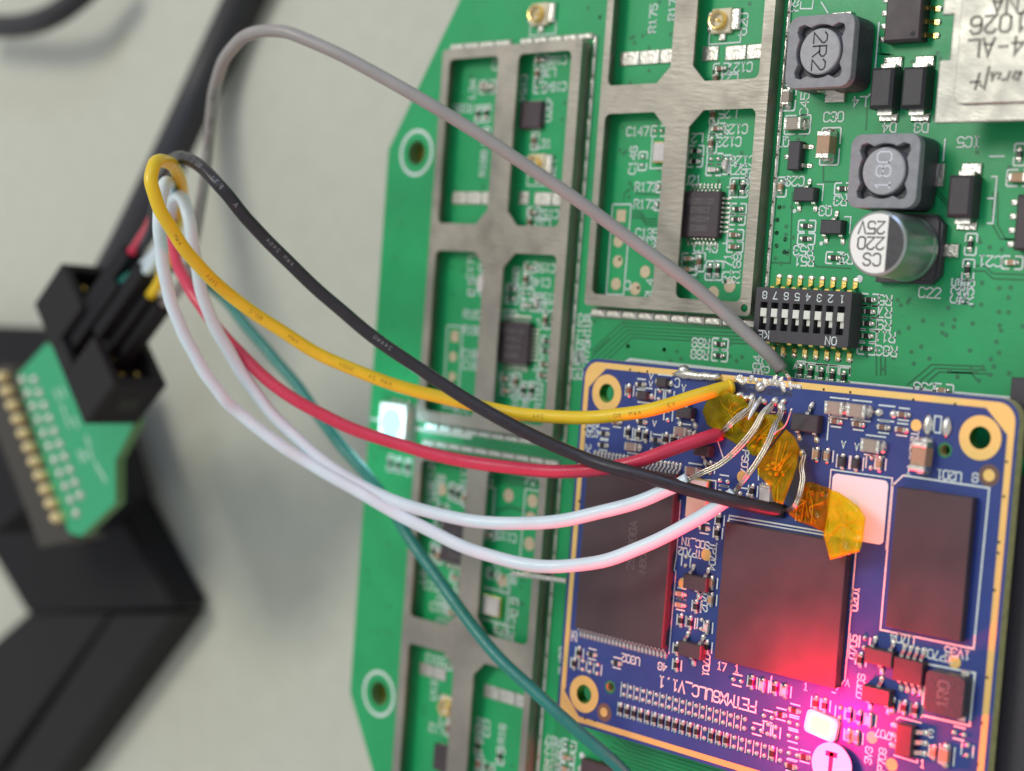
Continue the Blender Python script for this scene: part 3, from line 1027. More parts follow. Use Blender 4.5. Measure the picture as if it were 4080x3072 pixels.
for fr, x, y in (('D', 377, 850), ('D', 541, 1103), ('D', 1313, 1052), ('F', 758, 1335), ('a', 1128, 1243)):
    p = on(fr, x, y, 0)
    gp.cyl(p.x, p.y, .19, .04, .045, M['hole'], 12)
gp.build('pad_hole', green)['kind'] = 'stuff'
for fr, pts in (('D', [(315, 365), (480, 365), (412, 1165), (260, 1160), (315, 365)]), ('F', [(710, 920), (822, 930), (785, 1530), (680, 1520), (710, 920)]),
                ('a', [(1515, 297), (1372, 270), (1300, 1190)]), ('a', [(945, 255), (1035, 262), (1015, 560)]), ('I', [(260, 285), (262, 160)]), ('I', [(600, 200), (650, 172), (1180, 230), (1740, 290)]),
                ('P', [(-560, 300), (0, 355), (800, 440)]), ('P', [(1110, 465), (2000, 545)]), ('J', [(130, 40), (150, -5), (600, 20), (595, 80)]), ('U', [(480, 45), (590, 45)]),
                ('C', [(480, 20), (535, 110)]), ('C', [(305, 20), (300, 75), (400, 75), (410, 10)])):
    q_ = [on(fr, x, y, 0) for x, y in pts]
    wd = .32 if fr in 'IP' and len(pts) != 2 or fr == 'P' else .15
    gs.line([(v.x, v.y) for v in q_], wd, .04, M['silk'])

# printed designators
TX = [('A', 1330, 445, 'C165', 180), ('A', 1268, 535, 'L36', 180), ('A', 1325, 640, 'C164', 180), ('A', 1270, 825, 'U26', 90), ('A', 1235, 1060, 'L31', 0), ('A', 1297, 1250, 'U24', 90), ('A', 790, 1205, 'R189', 90),
      ('A', 1270, 1580, 'C152', 180), ('A', 1085, 650, 'C154', -90), ('A', 710, 655, 'L34', 90), ('A', 640, 800, 'R185', 180), ('A', 880, 470, 'C1', 90), ('A', 1230, 1650, 'L32', 180),
      ('F', 882, 480, 'C171', 90), ('F', 1430, 495, 'C150', 180), ('F', 1392, 603, 'C148', 180), ('F', 1448, 715, 'C153', 180), ('F', 1440, 785, 'L33', 180), ('F', 1170, 835, 'U25', 180), ('F', 897, 840, 'R187', 0),
      ('F', 893, 955, 'R186', 0), ('F', 885, 1130, 'C160', 0), ('F', 890, 1215, 'C161', 0), ('F', 1385, 1440, 'R183', 90), ('F', 1690, 1010, 'R87C162', 90), ('F', 1738, 1010, 'R75R184', 90), ('F', 1215, 560, 'R96', 90),
      ('F', 1660, 1215, 'C169', 90), ('F', 1690, 1215, 'C170', 90), ('F', 1210, 1480, 'C169', 90), ('F', 1290, 1480, 'R5', 90),
      ('B', 720, 175, 'R175', 90), ('B', 905, 90, 'R17', 90), ('B', 1578, 230, 'U20', 90), ('B', 1545, 640, 'C127', 180), ('B', 1430, 1075, 'L25', 180), ('B', 1500, 1225, 'C125', 180), ('B', 1440, 1345, 'C123', 180),
      ('B', 1565, 1525, 'C128', 180), ('B', 1520, 1610, 'L26', 0), ('B', 575, 1245, 'C147', 0), ('B', 530, 1520, 'C146', 90), ('B', 1140, 1310, 'L2', 180), ('B', 1440, 750, 'L27', 180), ('B', 1640, 1640, 'C1', 90),
      ('C', 335, 890, 'C45', 90), ('C', 585, 1000, 'C30', 0), ('C', 805, 870, 'L4', 180), ('C', 1062, 1090, 'D4', 180), ('C', 1335, 1090, 'D3', 180), ('C', 250, 35, 'R9', 90), ('C', 1740, 1215, 'IC5', 180), ('C', 150, 1215, 'Q7', 180),
      ('D', 612, 210, 'R173', 0), ('D', 603, 362, 'R172', 0), ('D', 618, 620, 'C135', 0), ('D', 645, 708, 'C136', 0), ('D', 1140, 748, 'C143', 0), ('D', 1330, 930, 'R171', 90), ('D', 1412, 930, 'R169', 90), ('D', 1020, 150, 'U21', 0),
      ('D', 1925, 160, 'C29', 180), ('D', 640, 1115, 'RL4', 90), ('D', 1095, 1592, 'R69', 180), ('I', 1225, 130, 'R68', 180), ('D', 1530, 170, 'C15', 90), ('D', 450, 1080, 'C', 180),
      ('E', 535, 445, 'Q3', 180), ('E', 645, 370, 'R3', 180), ('E', 372, 738, 'R53', 180), ('E', 378, 815, 'R51', 180), ('E', 1305, 1048, 'C22', 0), ('E', 1748, 815, 'C21', 180), ('E', 975, 1103, 'R5', 180), ('E', 973, 1195, 'R7', 180),
      ('E', 968, 1287, 'R9', 180), ('E', 972, 1375, 'R11', 180), ('E', 985, 1478, 'R83', 180), ('E', 1498, 1035, 'C25', 90), ('E', 1546, 1040, 'R26', 90), ('E', 1594, 1042, 'R56', 90), ('E', 690, 800, 'R2', 180),
      ('M', 868, 20, 'B84', 90), ('M', 940, 15, '82', 90), ('P', 630, 385, 'C39', 180),
      ('G', 1490, 655, 'P2', 0), ('a', 1165, 800, 'C110', 180), ('a', 690, 150, 'C118', -90), ('a', 320, 220, 'C119C120', 90), ('a', 440, 165, 'R8', 0), ('a', 385, 300, 'R33', -90), ('a', 1222, 1272, '65', 180), ('a', 1150, 1380, 'L3', 0),
      ('a', 975, 175, 'U2', -90), ('a', 350, 1350, 'C103', 0), ('a', 465, 1510, 'C98', 0), ('a', 420, 1590, 'C100', 0), ('a', 1130, 1090, 'C117', 180), ('a', 240, 1240, 'L8', 90),
      ('H', 800, 605, 'C102', 0), ('H', 792, 830, 'U13', 90), ('H', 805, 1112, 'L12', 180), ('H', 1150, 1070, 'C91', 180), ('H', 1150, 1130, 'C90', 180), ('H', 1292, 1150, 'R16', 90), ('H', 1358, 390, 'C125', -90), ('H', 870, 335, 'C107', 180),
      ('H', 1320, 450, 'C12', 180), ('b', 190, 1240, 'R87', 180), ('b', 185, 1395, 'R12', 180), ('b', 180, 1555, 'R14', 180), ('b', 175, 1655, 'R18', 180), ('b', 580, 1640, '1', 0), ('V', 1740, 400, 'C72', 180),
      ('L', 1745, 860, 'R38', 90), ('L', 1805, 100, 'C84', 90), ('L', 1790, 230, 'R50', 90), ('b', 325, 20, 'C8', 90)]
for fr, x, y, st, rot in TX:
    p = on(fr, x, y, 0)
    text(gs, st, (p.x, p.y), .95, rot, .04, M['silk'], .145, .84)

# copper traces and vias
def trace(fr, pts, off=(0, 0), n=1, w=.17, mat='greendk'):
    for i in range(n):
        q_ = [on(fr, x + off[0] * i, y + off[1] * i, 0) for x, y in pts]
        gt.line([(v.x, v.y) for v in q_], w, .018, M[mat])


trace('D', [(130, 1660), (395, 1415), (1480, 1475)], (22, 32), 5)
for i in range(6):
    xv, yh = -2.0 - .42 * i, 28.6 - .26 * i
    gt.line([(-22, yh), (xv - 2.4, yh), (xv, yh - 2.4), (xv, -16)], .15, .018, M['greendk'])
for i in range(9):
    y_ = -2.2 - .42 * i
    gt.line([(5.2 - .4 * i, y_ + .9 - .2 * i), (6.5, y_ - .3 * (i % 2) * 0), (34, y_)], .15, .018, M['greendk'])
trace('P', [(360, 330), (740, 10), (1540, 40)], (60, 60), 3)
trace('P', [(1000, 130), (1370, 140), (1480, 280)])
trace('T', [(885, 820), (885, 1000)], (40, 0), 3)
trace('D', [(1700, 880), (1885, 885), (1905, 260)])
trace('D', [(1700, 880), (1740, 260)])
trace('U', [(0, 260), (150, 440)], (30, 0), 2)
trace('U', [(500, 330), (500, 580), (560, 690), (740, 700)], (40, 0), 2)
trace('U', [(360, 900), (440, 900), (500, 960), (760, 970)], (0, 40), 2)
trace('E', [(440, 820), (470, 855), (720, 870)])
trace('E', [(640, 230), (520, 230), (520, 60)])
trace('I', [(330, 180), (350, 110), (470, 0)])
trace('D', [(460, 180), (530, 270), (720, 280)])
trace('D', [(410, 330), (420, 260), (460, 235)])
trace('D', [(480, 430), (560, 430), (610, 495), (700, 495)], (0, 26), 3)
trace('a', [(1050, 130), (1500, 180)], (0, 26), 4)
trace('a', [(1060, 500), (1200, 460), (1480, 540)], (0, 24), 2)
trace('C', [(870, 930), (860, 1110)], (0, 0), 1)
trace('C', [(950, 380), (960, 460), (1060, 470)], (30, 0), 2)
gt.build('copper_trace', green)['kind'] = 'stuff'
for fr, x, y in [('E', a, b) for a, b in ((1090, 1140), (1440, 1160), (1255, 1255), (1480, 1300), (1425, 1360), (1815, 1190), (1820, 1290), (1620, 1275), (1795, 1410), (1240, 1445), (1600, 1475), (1815, 1490), (1690, 975), (1815, 1015), (1900, 1010),
                 (1075, 1340), (195, 415), (180, 515), (175, 605), (178, 700), (235, 655), (230, 745), (165, 795), (1530, 940), (1885, 1085), (1990, 1295))] + \
        [('I', a, b) for a, b in ((630, 62), (930, 90), (1035, 105), (1070, 165), (980, 185), (1575, 150), (1480, 40), (1475, 145), (1530, 185))] + \
        [('D', a, b) for a, b in ((1790, 395), (1770, 500), (1765, 620), (1850, 560), (1845, 675), (1760, 735), (1835, 790), (155, 1400), (415, 1415), (465, 175), (455, 240), (458, 300), (450, 1620), (770, 1650), (1100, 1080), (1250, 160), (1070, 1010))] + \
        [('B', a, b) for a, b in ((210, 165), (535, 350), (885, 325), (680, 455), (1635, 35), (680, 670), (500, 790), (460, 1440), (1560, 1450), (1290, 1380))] + \
        [('A', a, b) for a, b in ((1560, 60), (1650, 125), (1390, 760), (1370, 880))] + [('P', 1730, 40), ('P', 1975, 150), ('P', 1550, 50), ('P', 1490, 265), ('P', 1150, 205), ('H', 720, 1000), ('a', 1400, 520)]:
    p = on(fr, x, y, 0)
    gv.ring(p.x, p.y, .09, .24, .022, M['viag'], 12)
    gv.cyl(p.x, p.y, .09, .015, .026, M['greendk'], 10)
rv = random.Random(5)
for x0, x1, y0, y1, n in ((31.5, 46, 40.8, 48.5, 26), (-26.5, -20, 58, 73, 10), (-26.5, -20, 33, 50, 10), (-1.5, 5.5, 74.5, 80, 8), (-1.5, 5.5, 60, 66, 6), (10, 17, 68, 79, 8), (-26, -20, -15, 20, 14), (-15, -8.5, -15, 20, 16), (-37.5, -30, 0, 60, 16), (20.5, 22.5, 45, 66, 16), (39.5, 46, 50, 63, 14), (30, 39, 64, 76, 14)):
    for _ in range(n):
        x, y = rv.uniform(x0, x1), rv.uniform(y0, y1)
        gv.ring(x, y, .09, .23, .022, M['viag'], 10)
        gv.cyl(x, y, .09, .015, .026, M['greendk'], 8)
gv.build('via', green)['kind'] = 'stuff'
gs.build('silkscreen_print', green)['kind'] = 'stuff'
for x, y in ((on('b', 600, 1450, 0).x, on('b', 600, 1450, 0).y), (on('T', 735, 140, 0).x, on('T', 735, 140, 0).y)):
    q = MB()
    q.dome(x, y, .03, .4, .4, .12, M['silk'], 12)
    q.build('orientation_dot', green)

# loose bright pin lying over the left shield
a_, b_ = on('a', 1232, 1205, 4.2), on('a', 1846, 1292, 4.2)
q = MB()
q.tube([a_, a_.lerp(b_, .5), b_ - Vector((.2, 0, 0))], .3, M['solder'], 10)
tag(q.build('metal_pin'), 'thin straight silver pin reaching from the module over the shield rim', 'metal pin')

# ------------------------------------------------------------------ the blue module
ZM = 4.5
holes_m = [(3.2, 36.15), (3.3, 3.2), (46.25, 36.05), (46.3, 3.3)]
small = [on('N', 1005, 550, ZM), on('J', 1385, 715, ZM)]
mb = MB()
mb.prism([rrect(-.35, -.35, 49.75, 39.75, 1.9, n=6)] + [circ(x, y, 1.04) for x, y in holes_m] + [circ(v.x, v.y, .5, 16) for v in small], ZM - 1.25, ZM, M['blue'], M['edge'])
blue = mb.build('processor_module')
tag(blue, 'blue processor module with gold rim plugged onto the green board', 'circuit module')
bs_ = MB()
mb = MB()
gi = .62
mb.prism([rrect(0, 0, 49.4, 39.4, 1.7, n=6), rrect(gi, gi, 49.4 - gi, 39.4 - gi, .5, (2.2, 2.2, 2.2, 2.2))], ZM + .005, ZM + .03, M['gold'])
mb.build('gold_border', blue)
for i, (x, y) in enumerate(holes_m):
    q = MB()
    q.ring(0, 0, 1.03, 2.02, .045, M['gold'], 40)
    q.lathe(0, 0, [(1.03, .045), (1.02, -1.27)][::-1], M['goldpin'], 36)
    q.build('mounting_ring', blue, (x, y, ZM))
q = MB()
for v in small:
    q.ring(v.x, v.y, .5, .72, ZM + .02, M['viag'], 20)
    q.lathe(v.x, v.y, [(.5, ZM - 1.26), (.5, ZM)], M['edge'], 20)
q.build('locating_hole', blue)
BARE = pm('bare_laminate', (0.16, 0.09, 0.07), .6)
for fr, x, y, r in (('N', 905, 950, .5), ('P', 495, 978, .55), ('J', 1752, 925, .55), ('M', 745, 937, .62), ('W', 355, 498, .62), ('W', 158, 748, .62), ('L', 1345, 835, .6), ('L', 715, 1410, .58), ('L', 865, 1617, .6)):
    p = on(fr, x, y, ZM)
    q = MB()
    q.cyl(0, 0, r, .005, .03, M['gold'], 22)
    q.build('gold_pad', blue, (p.x, p.y, ZM))
for fr, x, y in (('N', 912, 955), ('J', 1752, 925)):
    p = on(fr, x, y, ZM)
    q = MB()
    q.ring(0, 0, .5, 1.0, .012, BARE, 24)
    q.build('mask_opening', blue, (p.x, p.y, ZM))
vb = MB()
for fr, x, y in (('O', 925, 372), ('O', 1198, 400), ('O', 208, 1318), ('P', 450, 570), ('P', 1115, 640), ('P', 1940, 1560), ('N', 292, 598), ('N', 605, 1048), ('N', 762, 1092), ('M', 1232, 195), ('M', 1422, 212), ('M', 1642, 235),
                 ('Q', 1625, 175), ('Q', 1545, 900), ('Q', 1475, 1555), ('S', 1745, 405), ('J', 1875, 1100), ('J', 1835, 1480), ('J', 1830, 1570), ('a', 1968, 408), ('I', 228, 1345), ('I', 722, 1280 - 1000)):
    p = on(fr, x, y, ZM)
    vb.cyl(p.x, p.y, .13, ZM + .03, ZM + .045, M['hole'], 10)
vb.build('via', blue)['kind'] = 'stuff'


def bch(fr, lst):
    for it in lst:
        chip(blue, bs_, ZM, fr, it[0], it[1], it[2], it[3], it[4] if len(it) > 4 else 'b')


bch('O', [(1080, 605, 'r', 'h'), (895, 705, 'c', 'v'), (1450, 575, 'd', 'h'), (1140, 780, 'd', 'h'), (1370, 770, 'p', 'v'), (1535, 790, 'p', 'v'), (1095, 1200, 'r', 'h'), (500, 1390, 'r', 'h'), (480, 1575, 'r', 'h'), (880, 1375, 'r', 'v'),
          (1045, 1405, 'r', 'v'), (1165, 1430, 'r', 'v'), (1330, 1490, 'r', 'h'), (1480, 1480, 'r', 'v'), (1600, 1495, 'r', 'v'), (1755, 1350, 'c6', 'h'), (970, 1600, 'c6', 'h'), (1320, 1655, 'r', 'h'), (700, 1205, 'c', 'h'), (1510, 1100, 'p', 'v')])
bch('N', [(495, 5, 'r', 'v'), (420, 175, 'r', 'v'), (550, 205, 'p', 'v'), (665, 240, 'p', 'v'), (782, 270, 'p', 'v'), (1095, 170, 'r', 'h'), (700, 30, 'r', 'h'), (2050, 200, 'r', 'v')])
bch('J', [(495, 365, 'c8', 'h'), (680, 388, 'c8', 'h'), (890, 410, 'p6', 'h'), (1035, 418, 'c', 'h'), (475, 475, 'c', 'h'), (660, 500, 'c', 'h'), (870, 525, 'c', 'h'), (1020, 545, 'c', 'h'), (795, 680, 'c8', 'h'), (840, 830, 't', 'v'), (765, 820, 'p', 'v'),
          (530, 810, 'd2', 'v'), (645, 825, 'd2', 'v'), (405, 762, 't', 'v'), (320, 750, 't', 'v'), (1215, 765, 't12', 'v', 'n')])
bch('W', [(445, 310, 'r', 'v'), (170, 555, 'p', 'v'), (130, 835, 't', 'h'), (125, 930, 't', 'h'), (260, 945, 'r', 'v'), (130, 1065, 'r', 'v'), (210, 1085, 'r', 'v'), (305, 1100, 'p', 'v'), (360, 1125, 'l', 'v'), (400, 740, 't', 'v'), (395, 885, 't', 'v'),
          (95, 1310, 'r', 'v'), (355, 1295, 'r', 'v'), (330, 270, 'r', 'h'), (460, 200, 'r', 'v')])
bch('R', [(1090, 220, 'p', 'h'), (1330, 250, 'r', 'v'), (1515, 300, 'l', 'v'), (1705, 350, 'r', 'v'), (1870, 395, 'l', 'v'), (1580, 800, 'p', 'h'), (1790, 765, 'r', 'h'), (1410, 1005, 'p', 'h'), (1580, 1000, 'p', 'v'), (1700, 1045, 'p', 'v'), (1990, 910, 'p', 'h'),
          (1980, 1120, 'p', 'h'), (1980, 1400, 'p', 'h'), (2010, 700, 'r', 'h'), (1950, 1590, 'r', 'h'), (2170, 1440, 'r', 'h')])
bch('X', [(1340, 700, 'r', 'v'), (1462, 730, 'r', 'v'), (1672, 830, 'p', 'v'), (1800, 860, 'r', 'v'), (1935, 900, 'r', 'v'), (2090, 935, 'l', 'v'), (1795, 1150, 't', 'v'), (1910, 1175, 't', 'v')])
bch('L', [(870, 1165, 'r', 'v'), (957, 1185, 'r', 'v'), (1042, 1205, 'r', 'v'), (650, 690, 'p', 'v'), (622, 820, 'r', 'v'), (1182, 1525, 't', 'v'), (1275, 1545, 't6', 'v'), (1432, 1510, 'p', 'v'), (1370, 1382, 'p', 'h')])
bch('M', [(245, 552, 'c6', 'h'), (340, 888, 'c6', 'h'), (470, 860, 'r', 'v'), (582, 970, 'p', 'h'), (582, 1058, 'p', 'h'), (822, 1055, 'r', 'v'), (752, 1078, 'p', 'h'), (960, 1085, 'w6', 'v'), (1310, 1110, 'p', 'v'), (1400, 1120, 'p', 'v'), (1220, 1260, 'p', 'v')])
for i in range(19):
    x_ = 8.75 + (24.1 - 8.75) * i / 18
    nm, me = chip_mesh('p')
    place(nm, me, 'p', blue, x_, 4.85, ZM, 90)
    bs_.line([(x_ - .43, 4.1), (x_ - .43, 5.6)], .1, ZM + .04, M['silk'])
row = 'rrrrrrrrrrrrprrrpppppp' + 'rp'
row = 'rrrrrrrr' + 'rrrr' + 'p' + 'rrr' + 'ppppp' + 'rp'
for i, k in enumerate(row):
    x_ = 8.5 + (28.5 - 8.5) * i / (len(row) - 1)
    nm, me = chip_mesh(k)
    place(nm, me, k, blue, x_, 2.72, ZM, 90)
    bs_.line([(x_ - .43, 2.0), (x_ - .43, 3.4)], .1, ZM + .04, M['silk'])

# big chips of the module
pin_t = gull(1.0, .24, .55, M['cap_end'], .5)
o = ic(blue, 'p', 0, 0, ZM, 11.9, 18.3, 1.05, 'memory_chip', c=(8.0, 19.55))
tag(o, 'long black memory chip with rows of leads at both ends')
legs(o, pin_t, (('T', 24), ('B', 24)), 11.9, 18.3, 24, .5)
q = MB()
text(q, '29F08GA', (1.0, 1), .9, 90, 1.06, M['chiptext'], .09)
text(q, 'NB08A', (2.6, 0), .8, 90, 1.06, M['chiptext'], .08)
tag(q.build('marking', o), kind='stuff')
cpu = ic(blue, 'p', 0, 0, ZM, 13.9, 13.9, 1.2, 'processor_chip', c=(27.55, 17.8), ch=.06)
tag(cpu, 'large square black processor chip')
ddr = ic(blue, 'p', 0, 0, ZM, 7.5, 13.0, 1.0, 'memory_chip', c=(42.8, 24.2), ch=.06)
tag(ddr, 'black memory chip inside a white printed outline')
for pts in ([(27.55 - 7.3, 25.3), (27.55 + 7.2, 25.3)], [(27.55 + 7.3, 25.2), (27.55 + 7.3, 11.6), (27.55 + 6.5, 10.5)], [(27.55 - 7.3, 24.4), (27.55 - 7.3, 25.2)]):
    bs_.line(pts, .16, ZM + .04, M['silk'])
loop = [on('J', 955, 1005, ZM), on('J', 1040, 925, ZM), on('J', 1755, 1030, ZM), on('L', 1490, 735, ZM), on('L', 780, 590, ZM), on('J', 955, 1005, ZM)]
bs_.line([(v.x, v.y) for v in loop], .17, ZM + .04, M['silk'])
loop = [on('W', 135, 30, ZM), on('W', 100, 510, ZM), on('W', 80, 630, ZM), on('W', 95, 640, ZM), on('W', 35, 1350, ZM)]
bs_.line([(v.x, v.y) for v in loop], .12, ZM + .04, M['silk'])

# small module parts with legs
sot(blue, 'W', 252, 742, ZM, 180, 2.9, 1.5)
sot(blue, 'W', 205, 1322, ZM, 180, 2.9, 1.5)
sot(blue, 'L', 760, 800, ZM, 180, 2.9, 1.5)
sot(blue, 'L', 740, 1092, ZM, 0, 2.9, 1.5)
o = sot(blue, 'J', 215, 490, ZM, 0, 3.0, 1.7)
p = o.location / S
bs_.line([(p.x + 1.7, p.y + 1.4), (p.x + 2.1, p.y + 1.4), (p.x + 2.1, p.y - 1.4)], .15, ZM + .04, M['silk'])
sot(blue, 'O', 1765, 1055, ZM, 0, 1.9, 1.1)
sot(blue, 'M', 400, 720, ZM, 0, 1.9, 1.1, top=1, bot=1)
o = ic(blue, 'L', 985, 905, ZM, 3.0, 2.2, 1.0, 'chip', ch=.1)
legs(o, gull(1.0, .34, .5, M['cap_end'], .45), (('T', 4), ('B', 4)), 3.0, 2.2, 4, .65)
o = ic(blue, 'L', 955, 1435, ZM, 1.6, 2.9, 1.05, 'chip', ch=.1)
legs(o, gull(1.0, .42, .55, M['cap_end'], .45), (('L', 3), ('R', 3)), 1.6, 2.9, 3, .95)
# module inductor
p = on('L', 1262, 1085, ZM + 1.6)
q = MB()
q.prism([rrect(-1.9, -1.9, 1.9, 1.9, .5)], .1, 1.6, M['ferritedk'])
o = q.build('power_inductor', blue, (p.x, p.y, ZM))
bevel(o, .12)
q = MB()
text(q, '1R0', (-.1, 0), 1.0, 90, 1.61, M['chiptext'], .16)
tag(q.build('marking', o), kind='stuff')
for sy in (-1, 1):
    q = MB()
    q.rbox(1.2, sy * 2.05, .8, .5, .02, .35, .1, M['solder'])
    q.build('terminal', o)
loop = [on('L', *v, ZM) for v in ((1130, 850), (1500, 920), (1460, 1320), (1092, 1240), (1130, 850))]
bs_.line([(v.x, v.y) for v in loop], .2, ZM + .04, M['silk'])
crystal(blue, 'M', 372, 1035, ZM, 2.5, 2.0)
p = on('M', 355, 1195, ZM + .8)
q = MB()
q.rbox(0, 0, 2.5, 2.1, .05, .8, .08, M['ipex'])
q.build('crystal', blue, (p.x, p.y, ZM))
bs_.line([(v.x, v.y) for v in [on('M', 400, 958, ZM), on('M', 528, 970, ZM), on('M', 522, 1080, ZM)]], .14, ZM + .04, M['silk'])
# jumper pads upper right
for x, y in ((1250, 505), (1405, 525)):
    p = on('J', x, y, ZM)
    q = MB()
    q.dome(0, 0, .02, .5, 1.0, .5, M['solder'], 14, 5)
    q.build('solder_blob', blue, (p.x, p.y, ZM), smooth=True)
p = on('J', 1325, 503, ZM)
bs_.line([(p.x - .33, p.y - .75), (p.x + .33, p.y - .75), (p.x + .33, p.y + .75), (p.x - .33, p.y + .75), (p.x - .33, p.y - .75)], .14, ZM + .04, M['silk'])
for fr, x, y in (('O', 1935, 1405), ('J', 275, 350)):
    p = on(fr, x, y, ZM + .3)
    q = MB()
    q.dome(0, 0, .02, .3, .55, .5, M['solder'], 10, 4)
    q.build('solder_blob', blue, (p.x, p.y, ZM), -12, smooth=True)

# red LED
p = on('X', 1390, 1015, ZM + .9)
q = MB()
q.prism([rrect(-1.75, -1.15, 1.75, 1.15, .5)], .05, .55, M['ledbody'])
rl = q.build('red_led', blue, (p.x, p.y, ZM), -8)
tag(rl, 'small red lamp, lit')
q = MB()
q.rbox(0, 0, 2.0, 1.5, .55, .95, .2, M['redglow'])
q.build('glowing_lens', rl)
ll = bpy.data.lights.new('red_led_light', 'POINT')
ll.color = (1.0, 0.0, 0.04)
ll.energy = 560
ll.specular_factor = 0.4
ll.shadow_soft_size = 0.12
lo = bpy.data.objects.new('red_led_light', ll)
scene.collection.objects.link(lo)
lo.location = (p.x * S, p.y * S, (ZM + 5.6) * S)

# module print
for fr, x, y, st, rot, h in (('p', 2814, 2764, 'FETMX6ULC_V1.1', 180, 1.12), ('W', 265, 400, 'SOC_IN', 180, .75), ('W', 215, 480, 'TP702', 180, .75), ('W', 412, 515, 'TP704', -90, .75), ('W', 345, 890, 'Q702', -90, .75), ('W', 357, 1450, 'Q701', -90, .75),
                             ('W', 490, 1460, '17', 0, .75), ('W', 620, 1480, '1', 0, .75), ('L', 585, 355, 'U201', 90, .75), ('L', 945, 660, 'U704', 180, .8), ('L', 1210, 785, 'TP706', 180, .8), ('L', 1365, 768, '1V35', 180, .8), ('L', 572, 720, 'Q705', 90, .75),
                             ('L', 630, 1020, 'Q706', 90, .75), ('L', 820, 1390, 'U707', 180, .7), ('J', 1420, 925, 'U201', 180, .8), ('J', 1085, 880, '1', 0, .8), ('J', 1638, 945, '6', 0, .8), ('M', 768, 810, 'PS07', -90, .75), ('O', 375, 1310, '3V3', -90, .8),
                             ('O', 282, 1310, 'SD5', -90, .8), ('O', 255, 1640, '24', -90, .75), ('N', 1335, 110, 'U302', 180, .8), ('N', 1840, 225, '48', 180, .75), ('K', 152, 745, '25', 90, .75), ('O', 1260, 500, '>', 0, .8), ('O', 1253, 620, '>', 0, .8), ('O', 1312, 1250, '>', 0, .8),
                             ('O', 1675, 580, 'C', 180, .9), ('O', 1780, 670, 'A', 180, .7), ('J', 545, 670, 'A', 180, .6), ('J', 655, 690, 'A', 180, .6), ('J', 1130, 680, 'TP501', -90, .7), ('Y', 1400, 520, 'L', 0, .6), ('M', 640, 190, 'EE', 0, .7), ('X', 1215, 470, '1', 0, .7),
                             ('X', 1600, 550, '-', 0, .8), ('X', 1790, 415, 'A', 0, .6), ('L', 690, 1545, '3V3', 90, .7), ('L', 790, 1600, 'TP709', 90, .7), ('L', 1165, 1380, '3', 180, .7), ('P', 450, 1290, '1V2', -90, .6), ('L', 1100, 1610, '1', 0, .7)):
    q_ = on(fr, x, y, ZM)
    text(bs_, st, (q_.x, q_.y), h, rot, ZM + .04, M['silk'], .13 if h < 1 else .17, .78)
for fr, pts in (('M', [(625, 1305), (640, 1285), (1430, 1420)]), ('M', [(545, 645), (595, 800)]), ('M', [(895, 1000), (893, 1150)]), ('M', [(882, 870), (880, 960)]), ('L', [(905, 1270), (925, 1255), (1090, 1300)]), ('L', [(885, 1545), (1060, 1600), (1062, 1580)]),
                ('O', [(1690, 1570), (1695, 1420), (1830, 1430)]), ('X', [(745, 330), (700, 550)]), ('N', [(1150, 815), (1140, 970)]), ('M', [(455, 690), (450, 760)])):
    bs_.line([(v.x, v.y) for v in [on(fr, x, y, ZM) for x, y in pts]], .14, ZM + .042, M['silk'])
bs_.build('silkscreen_print', blue)['kind'] = 'stuff'

# solder on the gold rim and at the wire joints
rs_ = random.Random(3)
q = MB()
a_, b_ = on('O', 1600, 430, ZM + .2), on('M', 560, 112, ZM + .2)
pts = [a_.lerp(b_, i / 10) + Vector((0, rs_.uniform(-.05, .05), 0)) for i in range(11)]
q.tube(pts, .4, M['solder'], 12, rs=[.08, .28, .45, .55, .48, .46, .44, .45, .43, .42, .4])
q.dome(*on('O', 1790, 385, ZM)[:2], ZM, .7, .6, .7, M['solder'], 12, 5)
q.build('solder_run', blue, smooth=True)
me = None
q = MB()
q.dome(0, 0, 0, 1, 1, 1, M['solder'], 10, 4)
dm = q.mesh('solder_blob', True)
for i in range(34):
    t = rs_.random()
    p = on('M', 700 + 530 * t, 122 + 62 * t + rs_.gauss(0, 13), ZM)
    o = put('solder_blob', dm, blue, (p.x, p.y, ZM + .02), rs_.uniform(0, 360))
    r_ = rs_.uniform(.14, .36)
    o.scale = (r_ * rs_.uniform(.9, 2.0), r_ * .9, r_ * rs_.uniform(.25, .55))
for fr, x, y, r_ in (('Y', 1070, 360, .6), ('Y', 1180, 150, .55), ('Y', 1420, 400, .5), ('Y', 1540, 500, .6), ('Y', 1560, 400, .4), ('Y', 1100, 1130, .55), ('Y', 1180, 1170, .4), ('Y', 1270, 1000, .5), ('Y', 860, 300, .5), ('Y', 960, 350, .45), ('Y', 1240, 390, .45), ('M', 1250, 745, .5), ('M', 905, 205, .45)):
    p = on(fr, x, y, ZM)
    o = put('solder_blob', dm, blue, (p.x, p.y, ZM + .02), rs_.uniform(0, 360))
    o.scale = (r_ * .8, r_ * 1.1, r_ * .9)
for fr, x, y in (('Y', 1330, 1420), ('Y', 1400, 1380), ('Y', 1430, 1460), ('Y', 1300, 1480), ('Y', 1480, 1400), ('Y', 1520, 1460), ('Y', 1350, 1550), ('Y', 1450, 1550), ('Y', 1550, 1540)):
    p = on(fr, x, y, ZM)
    o = put('solder_blob', dm, blue, (p.x, p.y, ZM + .02), rs_.uniform(0, 360))
    o.scale = (.22, .3, .25)
# burnt flux around the joints
q = MB()
fx_ = [on('Y', x, y, ZM) for x, y in ((250, 80), (620, 110), (1150, 150), (1700, 230), (1690, 330), (1300, 300), (900, 260), (500, 190))]
q._sheet([(v.x, v.y) for v in fx_], ZM + .01, pm('flux_residue', (0.035, 0.045, 0.12), .25, var=(9, .35), bump=(14, .6)))
q.build('flux_stain', blue)

